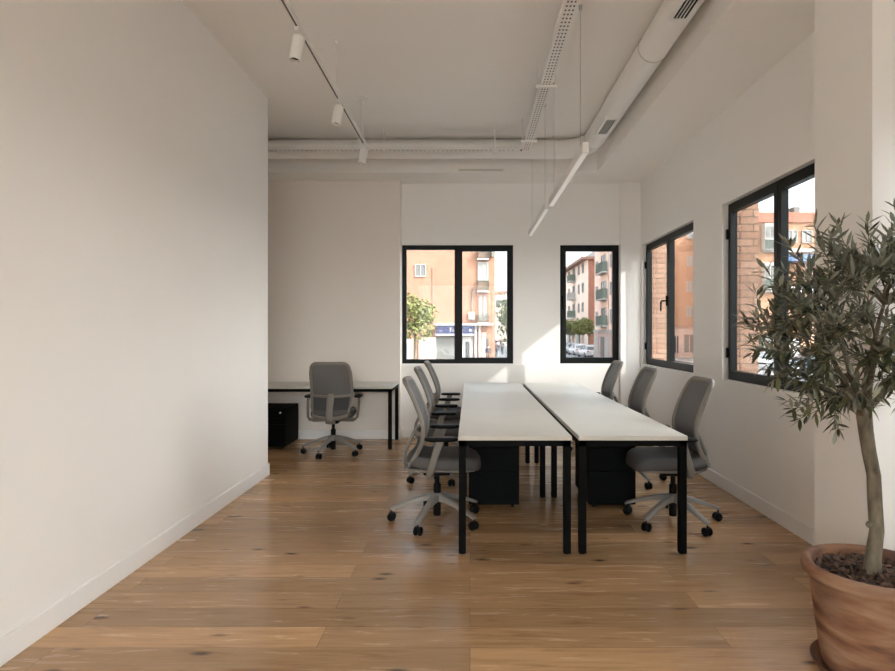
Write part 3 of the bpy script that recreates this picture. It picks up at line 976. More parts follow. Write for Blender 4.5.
chair = make_chair()
chairs = [
    (-0.245, 4.444, 0, 34.4, 'grey mesh office chair at the left table row, nearest the camera'),
    (-0.285, 5.75, 0, 2, 'grey mesh office chair at the left table row, between two others'),
    (-0.275, 6.88, 0, 20, 'grey mesh office chair at the left table row, farthest and under the wide window'),
    (1.505, 4.426, 180, 4.0, 'grey mesh office chair at the right table row, nearest the camera'),
    (1.49, 5.66, 180, 0, 'grey mesh office chair at the right table row, below the corner window'),
    (1.510, 6.96, 180, 25, 'grey mesh office chair at the right table row, farthest and in the back corner'),
    (-1.585, 6.92, 92, 39.6, 'grey mesh office chair seen from behind at the alcove desk'),
]
for i, (x, y, yaw, star, lab) in enumerate(chairs):
    o = chair if i == 0 else copy_tree(chair)
    o.location = (x, y, 0)
    o.rotation_euler = (0, 0, R(yaw))
    tag(o, lab, 'chair', 'grey mesh office chairs')
    k = 0
    for c in sorted(o.children, key=lambda q: q.name):
        if c.name.split('.')[0] == 'leg':
            c.rotation_euler = (0, 0, R(star - yaw) + k * 2 * PI / 5)
            k += 1

# ------------------------------------------------------------------ olive tree in its pot
PX, PY = 1.66, 2.45
sauc = MB()
sauc.lathe([(0.0, 0.0), (0.185, 0.0), (0.205, 0.006), (0.226, 0.030), (0.233, 0.043), (0.229, 0.047), (0.221, 0.043), (0.205, 0.022), (0.19, 0.014), (0.0, 0.014)], 56, close=False)
so = sauc.build('plant_saucer', M['terracotta'], smooth=40, loc=(PX, PY, 0))
tag(so, 'terracotta saucer on the floor under the olive tree pot', 'saucer')

tree = empty('potted_olive_tree', (PX, PY, 0))
tag(tree, 'olive tree growing in a weathered terracotta pot by the right wall', 'potted tree')
pot = MB()
pot.lathe([(0.0, 0.015), (0.175, 0.015), (0.188, 0.022), (0.197, 0.08), (0.213, 0.20), (0.226, 0.30), (0.236, 0.392),
           (0.243, 0.398), (0.256, 0.402), (0.264, 0.410), (0.267, 0.425), (0.264, 0.440), (0.255, 0.450), (0.243, 0.453), (0.231, 0.447),
           (0.224, 0.435), (0.218, 0.40), (0.212, 0.36)], 72, close=False)
pot.build('pot', M['terracotta'], tree, smooth=50)
so = MB()
rings = []
for i in range(12):
    r = 0.216 * (1 - i / 12)
    ring = []
    for k in range(40):
        a = 2 * PI * k / 40
        x, y = r * math.cos(a), r * math.sin(a)
        ring.append((x, y, 0.400 + 0.012 * (1 - r / 0.216) + 0.010 * noise.noise(Vector((x * 18, y * 18, 1)))))
    rings.append(ring)
so.rings(rings, cap0=False)
so.build('soil', M['soil'], tree)
ck = MB()
for i in range(420):
    a = random.uniform(0, 2 * PI); r = 0.207 * math.sqrt(random.uniform(0.03, 1))
    x, y = r * math.cos(a), r * math.sin(a)
    L_, W_, H_ = random.uniform(0.010, 0.024), random.uniform(0.004, 0.008), random.uniform(0.002, 0.004)
    Mx = Matrix.Translation((x, y, 0.412 + 0.012 * (1 - r / 0.216) + random.uniform(-0.004, 0.008))) @ Matrix.Rotation(random.uniform(0, PI), 4, 'Z') @ Matrix.Rotation(random.uniform(-0.5, 0.5), 4, 'Y') @ Matrix.Rotation(random.uniform(-0.6, 0.6), 4, 'X')
    ck.box(-L_, L_, -W_, W_, -H_, H_, M=Mx)
tag(ck.build('bark_mulch', M['chip_a'], tree, smooth=0), kind='stuff')

rng = random.Random(21)
trunk = MB()
def px_pt(px, py, dy=0.0):        # crown layout sketched in metres around the trunk
    Y = PY + dy
    return Vector(((px - 470) / 597 * Y - PX, dy, 1.41 - (py - 331) / 597 * Y))
tp = [px_pt(872, 579), px_pt(873, 560), px_pt(877, 530), px_pt(875, 500), px_pt(874, 475), px_pt(869, 450), px_pt(866, 430), px_pt(864, 412)]
tp[0].z = 0.395
trunk.tube(tp, [0.038, 0.030, 0.0265, 0.0265, 0.0255, 0.026, 0.027, 0.029], 18)
for (px, py, r, ang) in ((868, 524, .012, 2.6), (880, 500, .010, -.6), (868, 446, .011, -2.2), (872, 470, .009, -1.7)):
    q = px_pt(px, py)
    dirn = Vector((math.cos(ang), -abs(math.sin(ang)), 0.1))
    ctr = Vector((px_pt(872, py).x, 0, q.z))
    trunk.tube([ctr + dirn * 0.014, ctr + dirn * 0.0265, ctr + dirn * 0.029], [r * 1.3, r, r * .6], 10)
trunk.build('trunk', M['bark'], tree, smooth=60)

def bez(p0, d, length, droop, steps, wob):
    pts = [p0.copy()]
    d = d.normalized()
    p = p0.copy()
    for i in range(steps):
        d = (d + Vector((rng.uniform(-wob, wob), rng.uniform(-wob, wob), rng.uniform(-wob, wob) - droop))).normalized()
        p = p + d * (length / steps)
        pts.append(p.copy())
    return pts
leaves = MB()
def leaf(p, d, up, ln, wd):
    d = d.normalized()
    s = d.cross(up)
    if s.length < 1e-4: s = d.orthogonal()
    s.normalize()
    n = s.cross(d).normalized()
    bm = leaves.bm
    curl = rng.uniform(-0.10, 0.16)
    def P(t, w, h): return p + d * (ln * t) + s * (wd * w) + n * (h - curl * ln * t * t)
    st = bm.verts.new(P(0, 0, 0)); tp_ = bm.verts.new(P(1, 0, 0))
    L1, R1 = bm.verts.new(P(.28, -.42, 0.0009)), bm.verts.new(P(.28, .42, 0.0009))
    L2, R2 = bm.verts.new(P(.62, -.46, 0.0009)), bm.verts.new(P(.62, .46, 0.0009))
    c1, c2 = bm.verts.new(P(.28, 0, 0.0)), bm.verts.new(P(.62, 0, 0.0))
    b1, b2 = bm.verts.new(P(.28, 0, -0.0012)), bm.verts.new(P(.62, 0, -0.0012))
    leaves.mi = 0
    for f in ((st, R1, c1), (st, c1, L1), (R1, R2, c2, c1), (c1, c2, L2, L1), (R2, tp_, c2), (c2, tp_, L2)): leaves.face(f)
    leaves.mi = 1
    for f in ((st, b1, R1), (st, L1, b1), (R1, b1, b2, R2), (b1, L1, L2, b2), (R2, b2, tp_), (b2, L2, tp_)): leaves.face(f)

CEN = px_pt(876, 320)            # crown centre
CEN.y = 0.0
CR = Vector((0.40, 0.38, 0.34))
fork = tp[-1]
branches = MB()
twigs = []
mains = [((-0.55, -0.1, 0.85), .36), ((0.55, -0.1, 0.8), .34), ((0.05, 0.5, 0.9), .36), ((-0.15, -0.55, 0.85), .34), ((0.1, 0.05, 1.0), .46), ((-0.8, 0.25, 0.5), .34), ((0.75, 0.35, 0.55), .34), ((-0.5, -0.5, 0.35), .3)]
ends = []
for d, ln in mains:
    pts = bez(fork - Vector((0, 0, 0.01)), Vector(d), ln, 0.0, 6, 0.10)
    branches.tube(pts, [0.017 - 0.0018 * i for i in range(len(pts))], 10)
    for i in range(2, len(pts)):
        ends.append((pts[i], (pts[i] - pts[i - 1]).normalized(), 0.017 - 0.0018 * i))
def inside(p, k=1.0):
    q = p - CEN
    return (q.x / CR.x) ** 2 + (q.y / CR.y) ** 2 + (q.z / CR.z) ** 2 < k * k
def grow_twig(start, dirn, ln, r0):
    pts = bez(start, dirn, ln, 0.02, 7, 0.16)
    branches.tube(pts, [max(0.0012, r0 * (1 - 0.12 * i)) for i in range(len(pts))], 6)
    return pts
subs = []
NS = 56
for i in range(NS):
    # aim points spread over the crown ellipsoid
    u = (i + 0.5) / NS
    ph = i * 2.399963
    cz = 1 - 1.88 * u
    rr = math.sqrt(max(0, 1 - cz * cz))
    k = rng.uniform(0.72, 0.98)
    tgt = CEN + Vector((CR.x * rr * math.cos(ph) * k, CR.y * rr * math.sin(ph) * k, CR.z * cz * k))
    best = min(ends, key=lambda e: (e[0] - tgt).length + rng.uniform(0, .08))
    v = tgt - best[0]
    ln = v.length
    d0 = (v.normalized() * 0.75 + best[1] * 0.35).normalized()
    steps = 7
    pts = []
    for s_ in range(steps + 1):
        t = s_ / steps
        c = best[0] + d0 * ln * 0.5
        q = best[0] * (1 - t) ** 2 + c * 2 * t * (1 - t) + tgt * t * t
        pts.append(q + Vector((rng.uniform(-1, 1), rng.uniform(-1, 1), rng.uniform(-1, 1))) * 0.008 * (1 if 0 < s_ else 0))
    branches.tube(pts, [max(0.0018, min(best[2], 0.0075) * (1 - 0.11 * q)) for q in range(len(pts))], 6)
    subs.append(pts)
def leafy(pts, a, ln_scale=1.0):
    for i in range(a, len(pts)):
        if i == len(pts) - 1: t = pts[i] - pts[i - 1]
        else: t = pts[i + 1] - pts[i]
        t.normalize()
        side = t.orthogonal().normalized()
        side.rotate(Matrix.Rotation(rng.uniform(0, PI), 3, t) if False else Matrix.Rotation(i * PI / 2 + rng.uniform(-.4, .4), 3, t))
        for sgn in (-1, 1):
            if rng.random() < 0.10: continue
            ang = rng.uniform(0.5, 1.05)
            d = t * math.cos(ang) + side * (sgn * math.sin(ang)) + Vector((0, 0, rng.uniform(-0.25, 0.22)))
            leaf(pts[i], d, Vector((rng.uniform(-.5, .5), rng.uniform(-.5, .5), 1)), rng.uniform(0.05, 0.085) * ln_scale, rng.uniform(0.0125, 0.019) * ln_scale)
    t = (pts[-1] - pts[-2]).normalized()
    leaf(pts[-1], t, Vector((rng.uniform(-.4, .4), rng.uniform(-.4, .4), 1)), rng.uniform(0.04, 0.055), 0.011)
def resample(pts, step):
    out = [pts[0].copy()]
    acc = 0
    for a, b_ in zip(pts, pts[1:]):
        seg = (b_ - a).length
        d = step - acc
        while d < seg:
            out.append(a.lerp(b_, d / seg)); d += step
        acc = seg - (d - step)
    out.append(pts[-1].copy())
    return out
nleaf = 0
for pts in subs:
    for j in range(2, len(pts)):
        for q in range(1 if j < 4 else 2):
            if rng.random() < 0.30: continue
            t = (pts[j] - pts[j - 1]).normalized()
            o = (pts[j] - CEN)
            o = o.normalized() if o.length > 1e-3 else Vector((0, 0, 1))
            d = t * 0.5 + o * 0.55 + Vector((rng.uniform(-1, 1), rng.uniform(-1, 1), rng.uniform(-.7, 1.0))) * 0.75
            tw = grow_twig(pts[j], d, rng.uniform(0.06, 0.15), 0.0020)
            leafy(resample(tw, 0.021), 1)
    leafy(resample(pts[4:], 0.024), 1)
# long shoots that stand out of the crown
for px, py, px2, py2, dy in ((885, 270, 897, 208, .0), (830, 260, 815, 226, -.05), (850, 250, 838, 224, .06), (800, 300, 765, 268, 0), (790, 330, 757, 318, .05), (800, 350, 752, 342, -.05), (830, 390, 792, 408, -.1), (845, 385, 800, 418, .0),
                             (835, 395, 838, 428, -.12), (905, 260, 915, 215, .1), (770, 330, 756, 293, .1), (820, 280, 790, 246, .1), (870, 250, 868, 222, 0.1), (812, 395, 786, 400, 0.1), (920, 300, 950, 250, 0), (925, 350, 985, 330, 0), (920, 390, 960, 410, 0)):
    a, b_ = px_pt(px, py, dy * .4), px_pt(px2, py2, dy)
    pts = [a.lerp(b_, t / 7) + Vector((0, 0, -0.02 * math.sin(PI * t / 7))) for t in range(8)]
    branches.tube(pts, [0.0024 - 0.0002 * i for i in range(8)], 6)
    leafy(resample(pts, 0.020), 1, 1.0)
branches.build('branch', M['bark'], tree, smooth=60)
tag(leaves.build('foliage', [M['leaf_top'], M['leaf_under']], tree, smooth=0), kind='stuff')

# ------------------------------------------------------------------ street outside
SZ = -1.65
M['asphalt'] = basic('asphalt', (0.17, 0.168, 0.165), 0.9, var=0.15, scale=2)
M['pavement'] = basic('pavement', (0.22, 0.212, 0.20), 0.9, var=0.1, scale=3)
M['salmon'] = brick_mat('salmon_brick', (0.33, 0.172, 0.112), (0.295, 0.15, 0.095), (0.31, 0.19, 0.14), 0.25, 0.08, msize=0.008)
M['orange'] = brick_mat('orange_brick', (0.38, 0.215, 0.13), (0.34, 0.185, 0.11), (0.36, 0.235, 0.165), 0.25, 0.08, msize=0.008)
M['pale'] = basic('pale_peach_render', (0.80, 0.61, 0.49), 0.9, var=0.05, scale=1)
M['redbrick'] = brick_mat('red_brick', (0.36, 0.155, 0.105), (0.31, 0.13, 0.085), (0.33, 0.19, 0.145), 0.25, 0.08, msize=0.008)
M['bwhite'] = basic('building_white', (0.37, 0.355, 0.33), 0.8, var=0.04)
M['pinkish'] = basic('pink_stone', (0.46, 0.34, 0.295), 0.9, var=0.06, scale=2)
M['greyshut'] = basic('grey_shutter', (0.14, 0.136, 0.122), 0.7, var=0.06)
M['navy'] = basic('navy_sign', (0.018, 0.024, 0.075), 0.6, var=0.03)
M['rail'] = basic('balcony_rail', (0.12, 0.15, 0.12), 0.7)
M['awning'] = basic('blue_awning', (0.05, 0.09, 0.17), 0.8)
M['tileroof'] = basic('roof_edge', (0.28, 0.16, 0.12), 0.9)
M['darkpane'] = basic('window_dark', (0.06, 0.06, 0.06), 0.25, spec=0.6)
M['curtain'] = basic('curtain_white', (0.26, 0.25, 0.23), 0.8)
M['green'] = leaf_mat('street_tree_leaf', (0.08, 0.09, 0.02), (0.24, 0.24, 0.075), 0.7, 0.25)
M['green2'] = leaf_mat('far_tree_leaf', (0.03, 0.055, 0.015), (0.12, 0.16, 0.05), 0.7, 0.25)

g = MB().box(-90, 130, -60, 220, SZ - 0.3, SZ)
tag(g.build('street', M['asphalt'], smooth=0), 'pale grey asphalt street outside the windows', 'street', kind='structure')
g = MB().box(-40, 4.2, 50.5, 180, SZ, SZ + 0.13)
tag(g.build('sidewalk', M['pavement'], smooth=0), 'pale pavement below the brick shop building', 'pavement', kind='structure')
g = MB().box(21.0, 60, 50.2, 70, SZ, SZ + 0.13)
tag(g.build('sidewalk', M['pavement'], smooth=0), 'pale pavement in front of the orange apartment houses', 'pavement', kind='structure')

def wx(px, Y): return (px - 470) / 597 * Y
def wz(py, Y): return 1.41 - (py - 331) / 597 * Y

def facade_window(root, cx, cz, w, h, Y, frame='bwhite', pane='darkpane', d=0.12, bars=1, axis='y', name='window'):
    """window standing a little proud of a facade; axis 'y': facade faces -Y at Y, axis 'x': faces -X at x=Y"""
    ax = AX_Y if axis == 'y' else AX_X
    t = 0.07
    holes = []
    n = bars + 1
    iw = (w - t * (n + 1)) / n
    for k in range(n):
        a = cx - w / 2 + t + k * (iw + t)
        holes.append((a, a + iw, cz - h / 2 + t, cz + h / 2 - t))
    f = MB().slab(cx - w / 2, cx + w / 2, cz - h / 2, cz + h / 2, holes, Y - d, Y + 0.02, ax).build(name, M[frame], root, smooth=0)
    MB().slab(cx - w / 2 + 0.02, cx + w / 2 - 0.02, cz - h / 2 + 0.02, cz + h / 2 - 0.02, [], Y - d * 0.45, Y - 0.005, ax).build('pane', M[pane], f, smooth=0)
    return f

def balcony(root, cx, z, w, h, Y, depth=0.9, axis='y', slab='bwhite', rail='rail'):
    ax = AX_Y if axis == 'y' else AX_X
    b = MB().slab(cx - w / 2, cx + w / 2, z - 0.14, z, [], Y - depth, Y, ax).build('balcony', M[slab], root, smooth=0)
    r = MB()
    n = max(4, int(w / 0.14))
    for k in range(n + 1):
        x = cx - w / 2 + 0.03 + (w - 0.06) * k / n
        r.slab(x - 0.02, x + 0.02, z, z + h, [], Y - depth, Y - depth + 0.04, ax)
    r.slab(cx - w / 2, cx + w / 2, z + h - 0.05, z + h, [], Y - depth - 0.01, Y - depth + 0.05, ax)
    for sx in (-1, 1):
        x = cx + sx * (w / 2 - 0.02)
        r.slab(x - 0.02, x + 0.02, z, z + h, [], Y - depth, Y - 0.05, ax)
    r.build('railing', M[rail], b, smooth=0)
    return b

# --- brick building with the shop (seen through the wide back window)
Y1 = 55.0
b1 = empty('brick_building', (0, 0, 0))
tag(b1, 'salmon brick building with a navy shop sign seen through the wide back window', 'building')
xe = wx(495, Y1)
MB().box(-26, xe, Y1, Y1 + 14, SZ, 15.5).build('wall', M['salmon'], b1, smooth=0)
facade_window(b1, wx(420.5, Y1), wz(270, Y1), 1.0, 1.15, Y1, pane='greyshut')
facade_window(b1, wx(397, Y1), wz(270, Y1), 1.0, 1.15, Y1, pane='greyshut')
MB().box(wx(433, Y1) - .05, wx(433, Y1) + .05, Y1 - 0.1, Y1, wz(345, Y1), wz(267, Y1)).build('drain_pipe', M['tileroof'], b1, smooth=0)
bx = wx(483, Y1)
bay = MB().box(wx(476, Y1), wx(490, Y1), Y1 - 0.05, Y1, wz(322, Y1), 15.5).build('bay', M['salmon'], b1, smooth=0)
facade_window(b1, bx, wz(271, Y1), 0.95, 1.75, Y1 - 0.05, pane='curtain')
balcony(b1, bx, wz(290.5, Y1), 1.05, 0.95, Y1 - .05, 0.5)
facade_window(b1, bx, wz(307.5, Y1), 0.9, 2.5, Y1 - 0.05, frame='redbrick', pane='curtain', d=0.09)
balcony(b1, bx, wz(322, Y1), 1.05, 0.8, Y1 - .05, 0.35, slab='bwhite')
facade_window(b1, bx, wz(244, Y1), 0.95, 1.2, Y1 - 0.05, pane='greyshut')
balcony(b1, bx, wz(258.5, Y1), 1.05, 0.8, Y1 - .05, 0.5)
# shop canopy and sign
MB().box(wx(436, Y1), wx(493, Y1), Y1 - 0.9, Y1, wz(325, Y1), wz(323, Y1)).build('canopy', M['bwhite'], b1, smooth=0)
MB().box(wx(436, Y1), wx(474, Y1), Y1 - 0.85, Y1 - .4, wz(335, Y1), wz(333.3, Y1)).build('canopy_edge', M['bwhite'], b1, smooth=0)
sg = MB().box(wx(437, Y1), wx(473.5, Y1), Y1 - 0.8, Y1 - .45, wz(333.3, Y1), wz(325, Y1)).build('shop_sign', M['navy'], b1, smooth=0)
let = MB()
def stroke(x, z, w, h, yy=Y1 - 0.83): let.box(x, x + w, yy, yy + 0.03, z, z + h)
zz = wz(331, Y1)
x = wx(449.6, Y1)                   # faint white lettering
stroke(x, zz + .26, .22, .08); stroke(x + .075, zz, .07, .28)
x += .26
stroke(x, zz, .05, .2); stroke(x, zz + .14, .15, .06); stroke(x, zz, .15, .05); stroke(x + .10, zz + .1, .05, .1)
x += .2
stroke(x, zz, .05, .2); stroke(x + .05, zz + .14, .09, .06)
x += .18
stroke(x, zz, .05, .2); stroke(x + .1, zz, .05, .2); stroke(x, zz, .15, .05)
x = wx(440, Y1); stroke(x, zz + .05, .14, .06); stroke(x + .2, zz + .05, .08, .06)
x = wx(462, Y1); stroke(x, zz + .05, .12, .07)
x = wx(469.3, Y1); stroke(x, zz, .16, .22); stroke(x + .2, zz + .05, .05, .12)
let.build('lettering', M['bwhite'], sg, smooth=0)
MB().box(wx(436, Y1), wx(458, Y1), Y1 - 0.12, Y1 + 0.02, SZ, wz(336, Y1)).build('roller_shutter', M['greyshut'], b1, smooth=0)
MB().box(wx(461, Y1), wx(473, Y1), Y1 - 0.1, Y1 + 0.02, SZ, wz(336, Y1)).build('shop_front', M['bwhite'], b1, smooth=0)
MB().box(wx(465.5, Y1), wx(469.5, Y1), Y1 - 0.16, Y1 - .09, SZ, wz(341, Y1)).build('shop_door', M['darkpane'], b1, smooth=0)
for px in (474.5, 478.5):
    MB().box(wx(px, Y1), wx(px + 2.4, Y1), Y1 - 0.35, Y1 - .05, SZ, wz(325, Y1)).build('pilaster', M['bwhite' if px < 476 else 'pinkish'], b1, smooth=0)
MB().box(wx(481.5, Y1), wx(486, Y1), Y1 - .14, Y1, SZ, wz(332, Y1)).build('doorway', M['pinkish'], b1, smooth=0)
MB().box(wx(486.5, Y1), wx(488.5, Y1), Y1 - .16, Y1, SZ, wz(338, Y1)).build('doorway', M['darkpane'], b1, smooth=0)
MB().box(wx(419, Y1), wx(436, Y1), Y1 - .15, Y1, SZ, wz(337, Y1)).build('shop_front', M['pale'], b1, smooth=0)
MB().box(wx(405, Y1), wx(413, Y1), Y1 - .1, Y1, SZ, wz(338, Y1)).build('shop_front', M['bwhite'], b1, smooth=0)
lb = MB().tube([(wx(472, Y1), Y1 - .1, wz(318, Y1)), (wx(472, Y1), Y1 - .1, wz(289, Y1)), (wx(476, Y1), Y1 - .5, wz(289, Y1))], 0.04, 6)
lb.build('bracket', M['rail'], b1)
MB().box(wx(468.5, Y1), wx(474.5, Y1), Y1 - .5, Y1 - .05, wz(319, Y1), wz(312, Y1), 0.05).build('wall_unit', M['bwhite'], b1)
MB().box(wx(491.5, Y1), wx(493.8, Y1), Y1 - .6, Y1 - .1, wz(257, Y1), wz(246, Y1)).build('blade_sign', M['rail'], b1, smooth=0)

# --- far ochre building beyond
Y4 = 125.0
b4 = empty('ochre_building')
tag(b4, 'distant ochre building with roof aerials at the end of the street', 'building')
MB().box(wx(496, Y4), wx(520, Y4), Y4, Y4 + 12, SZ, wz(293, Y4)).build('wall', M['pale'], b4, smooth=0)
MB().box(wx(494, Y4), wx(522, Y4), Y4 - .4, Y4 + 12, wz(293, Y4), wz(290.5, Y4)).build('roof', M['tileroof'], b4, smooth=0)
for px, w in ((498, 1), (503, 1), (507, 1)):
    facade_window(b4, wx(px, Y4), wz(302, Y4), 0.9, 1.3, Y4)
a = MB()
for px in (500, 503.5, 505): a.tube([(wx(px, Y4), Y4 + 2, wz(291, Y4)), (wx(px, Y4), Y4 + 2, wz(282, Y4))], 0.06, 6)
a.build('aerial', M['rail'], b4)

# --- receding row seen through the narrow back window
X2 = 16.0
b2 = empty('apartment_building')
tag(b2, 'peach apartment block with a projecting eave, in the left of the narrow window', 'building')
ye = X2 * 597 / 118.0
zt2 = 11.2
MB().box(X2, X2 + 5, ye, 150, SZ, zt2).build('wall', M['pale'], b2, smooth=0)
MB().box(X2 + 0.05, X2 + 12, ye - 0.06, ye, SZ, zt2).build('gable', M['redbrick'], b2, smooth=0)
MB().box(X2 - 0.9, X2 + 12.5, ye - 0.4, 150.4, zt2, zt2 + 0.35).build('eave', M['tileroof'], b2, smooth=0)
MB().box(X2 + 1.5, X2 + 11, ye + 2, 148, zt2 + .35, zt2 + 1.6).build('attic', M['bwhite'], b2, smooth=0)
for fl in range(4):
    z = wz(331, 80) + (-0.1 + fl * 2.75) + 0.6
    for yy in (84.3, 87.5, 96, 101, 108):
        facade_window(b2, yy, z + .2, 1.1, 1.35, X2, axis='x', pane='darkpane' if (fl + int(yy)) % 3 else 'curtain')
    for yy in (91.6,):
        facade_window(b2, yy, z, 1.7, 2.0, X2, axis='x')
        balcony(b2, yy, z - 1.05, 2.6, 0.95, X2, 0.9, axis='x', rail='bwhite' if fl == 2 else 'rail')
for k in range(7):
    yy = 83.5 + k * 4.2
    MB().slab(yy, yy + 1.8, SZ, SZ + 2.9, [], X2 - 0.06, X2, AX_X).build('doorway', M['bwhite' if k % 2 else 'pinkish'], b2, smooth=0)

X3 = 14.0
b3 = empty('apartment_building')
tag(b3, 'tall peach apartment block with green balconies, in the right of the narrow window', 'building')
MB().box(X3, X3 + 1.9, 50, 67, SZ + 3.0, 17).build('wall', M['pale'], b3, smooth=0)
MB().box(X3 - 0.1, X3 + 2.0, 50, 67, SZ, SZ + 3.0).build('ground_floor', M['pinkish'], b3, smooth=0)
MB().box(X3 - 0.16, X3 + 2.0, 50, 67.05, SZ + 2.95, SZ + 3.25).build('cornice', M['bwhite'], b3, smooth=0)
for fl in range(5):
    z = SZ + 3.9 + fl * 2.75
    facade_window(b3, 62.3, z + .6, 2.0, 2.1, X3, axis='x', pane='darkpane')
    balcony(b3, 62.3, z - .2, 3.4, 1.0, X3, 0.55, axis='x', rail='rail')
    facade_window(b3, 65.6, z + .7, .8, 1.3, X3, axis='x', pane='curtain')
    facade_window(b3, 58.9, z + .7, .8, 1.3, X3, axis='x', pane='darkpane')
    MB().box(X3 - 0.03, X3, 60.2, 60.35, z - 1, z + 2).build('drain_pipe', M['bwhite'], b3, smooth=0)
for yy, m in ((65.2, 'bwhite'), (62.6, 'greyshut'), (60.4, 'bwhite'), (57.5, 'greyshut')):
    MB().slab(yy - .8, yy + .8, SZ, SZ + 2.5, [], X3 - 0.16, X3 - .09, AX_X).build('doorway', M[m], b3, smooth=0)
ld = MB().box(X3 - 0.62, X3 - 0.6, 61.3, 62.6, SZ + 3.9 + 3 * 2.75 - .3, SZ + 3.9 + 3 * 2.75 + .7)
ld.build('laundry', M['bwhite'], b3, smooth=0)

# --- orange house through the corner window
Y5 = 66.0
b5 = empty('apartment_building')
tag(b5, 'plain orange brick apartment house seen through the corner window', 'building')
MB().box(wx(640, Y5), wx(692.8 + 2.4, Y5), Y5, Y5 + 12, wz(325, Y5), 19.0).build('wall', M['orange'], b5, smooth=0)
MB().box(wx(640, Y5), wx(692.8 + 2.4, Y5), Y5 - .1, Y5 + 12, SZ, wz(325.5, Y5)).build('ground_floor', M['pinkish'], b5, smooth=0)
MB().box(wx(640, Y5), wx(692.8 + 2.4, Y5), Y5 - .25, Y5, wz(326.5, Y5), wz(324, Y5)).build('cornice', M['tileroof'], b5, smooth=0)
for py in (208, 233, 260.5, 286, 311):
    facade_window(b5, wx(690.5, Y5), wz(py, Y5), 0.85, 1.15, Y5, pane='curtain')
    facade_window(b5, wx(660, Y5), wz(py, Y5), 0.85, 1.15, Y5)
facade_window(b5, wx(689, Y5), wz(343, Y5), 1.3, 2.1, Y5 - .1, frame='pinkish', pane='greyshut')
facade_window(b5, wx(676, Y5), wz(344, Y5), .6, 2.0, Y5 - .1, frame='pinkish', pane='darkpane')

# --- house behind the olive tree window
Y6 = 56.0
b6 = empty('apartment_building')
tag(b6, 'orange brick house with white glazed bays seen behind the olive tree', 'building')
MB().box(wx(736, Y6), wx(990, Y6), Y6, Y6 + 12, SZ, wz(213, Y6)).build('wall', M['orange'], b6, smooth=0)
MB().box(wx(736, Y6), wx(990, Y6), Y6 - .15, Y6 + 12, wz(222, Y6), wz(212, Y6)).build('parapet', M['redbrick'], b6, smooth=0)
MB().box(wx(758, Y6), wx(765, Y6), Y6 + 1, Y6 + 2, wz(213, Y6), wz(205.5, Y6)).build('chimney', M['orange'], b6, smooth=0)
MB().box(wx(800, Y6), wx(806, Y6), Y6 + 1, Y6 + 2, wz(213, Y6), wz(204, Y6)).build('chimney', M['greyshut'], b6, smooth=0)
MB().box(wx(762, Y6), wx(990, Y6), Y6 - .3, Y6, wz(252, Y6), wz(248.5, Y6)).build('string_course', M['bwhite'], b6, smooth=0)
for k, px in enumerate((767, 836, 880, 930)):
    for py in (237, 276):
        bay = MB().box(wx(px - 5.5, Y6), wx(px + 5.5, Y6), Y6 - .7, Y6, wz(py + 13, Y6), wz(py - 13, Y6)).build('bay', M['bwhite'], b6, smooth=0)
        for dx in (-2.6, 2.6):
            MB().box(wx(px + dx - 1.9, Y6), wx(px + dx + 1.9, Y6), Y6 - .74, Y6 - .68, wz(py + 1, Y6), wz(py - 10, Y6)).build('pane', M['greyshut'], bay, smooth=0)
        r = MB()
        for q in range(9):
            xx = wx(px - 5.3 + q * 1.325, Y6)
            r.box(xx - .02, xx + .02, Y6 - .78, Y6 - .7, wz(py + 12, Y6), wz(py + 3, Y6))
        r.build('railing', M['rail'], bay, smooth=0)
for px in (792, 807):
    facade_window(b6, wx(px, Y6), wz(236, Y6), .95, 1.2, Y6, pane='curtain')
aw = MB().rings([[(wx(779, Y6), Y6, wz(254, Y6)), (wx(779, Y6), Y6 - .2, wz(254, Y6)), (wx(779, Y6), Y6 - 1.3, wz(262, Y6)), (wx(779, Y6), Y6, wz(262, Y6))],
                 [(wx(822, Y6), Y6, wz(254, Y6)), (wx(822, Y6), Y6 - .2, wz(254, Y6)), (wx(822, Y6), Y6 - 1.3, wz(262, Y6)), (wx(822, Y6), Y6, wz(262, Y6))]])
aw.build('awning', M['awning'], b6, smooth=0)
MB().box(wx(760, Y6), wx(990, Y6), Y6 - .3, Y6, wz(292, Y6), wz(286, Y6)).build('string_course', M['bwhite'], b6, smooth=0)
MB().box(wx(759.5, Y6), wx(773, Y6), Y6 - .05, Y6 + .05, SZ, wz(335, Y6)).build('garage_door', M['greyshut'], b6, smooth=0)
MB().box(wx(780, Y6), wx(800, Y6), Y6 - .05, Y6 + .05, SZ, wz(338, Y6)).build('garage_door', M['bwhite'], b6, smooth=0)

# unseen block added outside the frame: keeps the sun off the nearer windows
sun_block = empty('apartment_building')
tag(sun_block, 'added unseen block that keeps the sun off the nearer windows', 'building')
MB().box(14, 20, -9.0, -3.50, SZ, 19).build('wall', M['salmon'], sun_block, smooth=0)

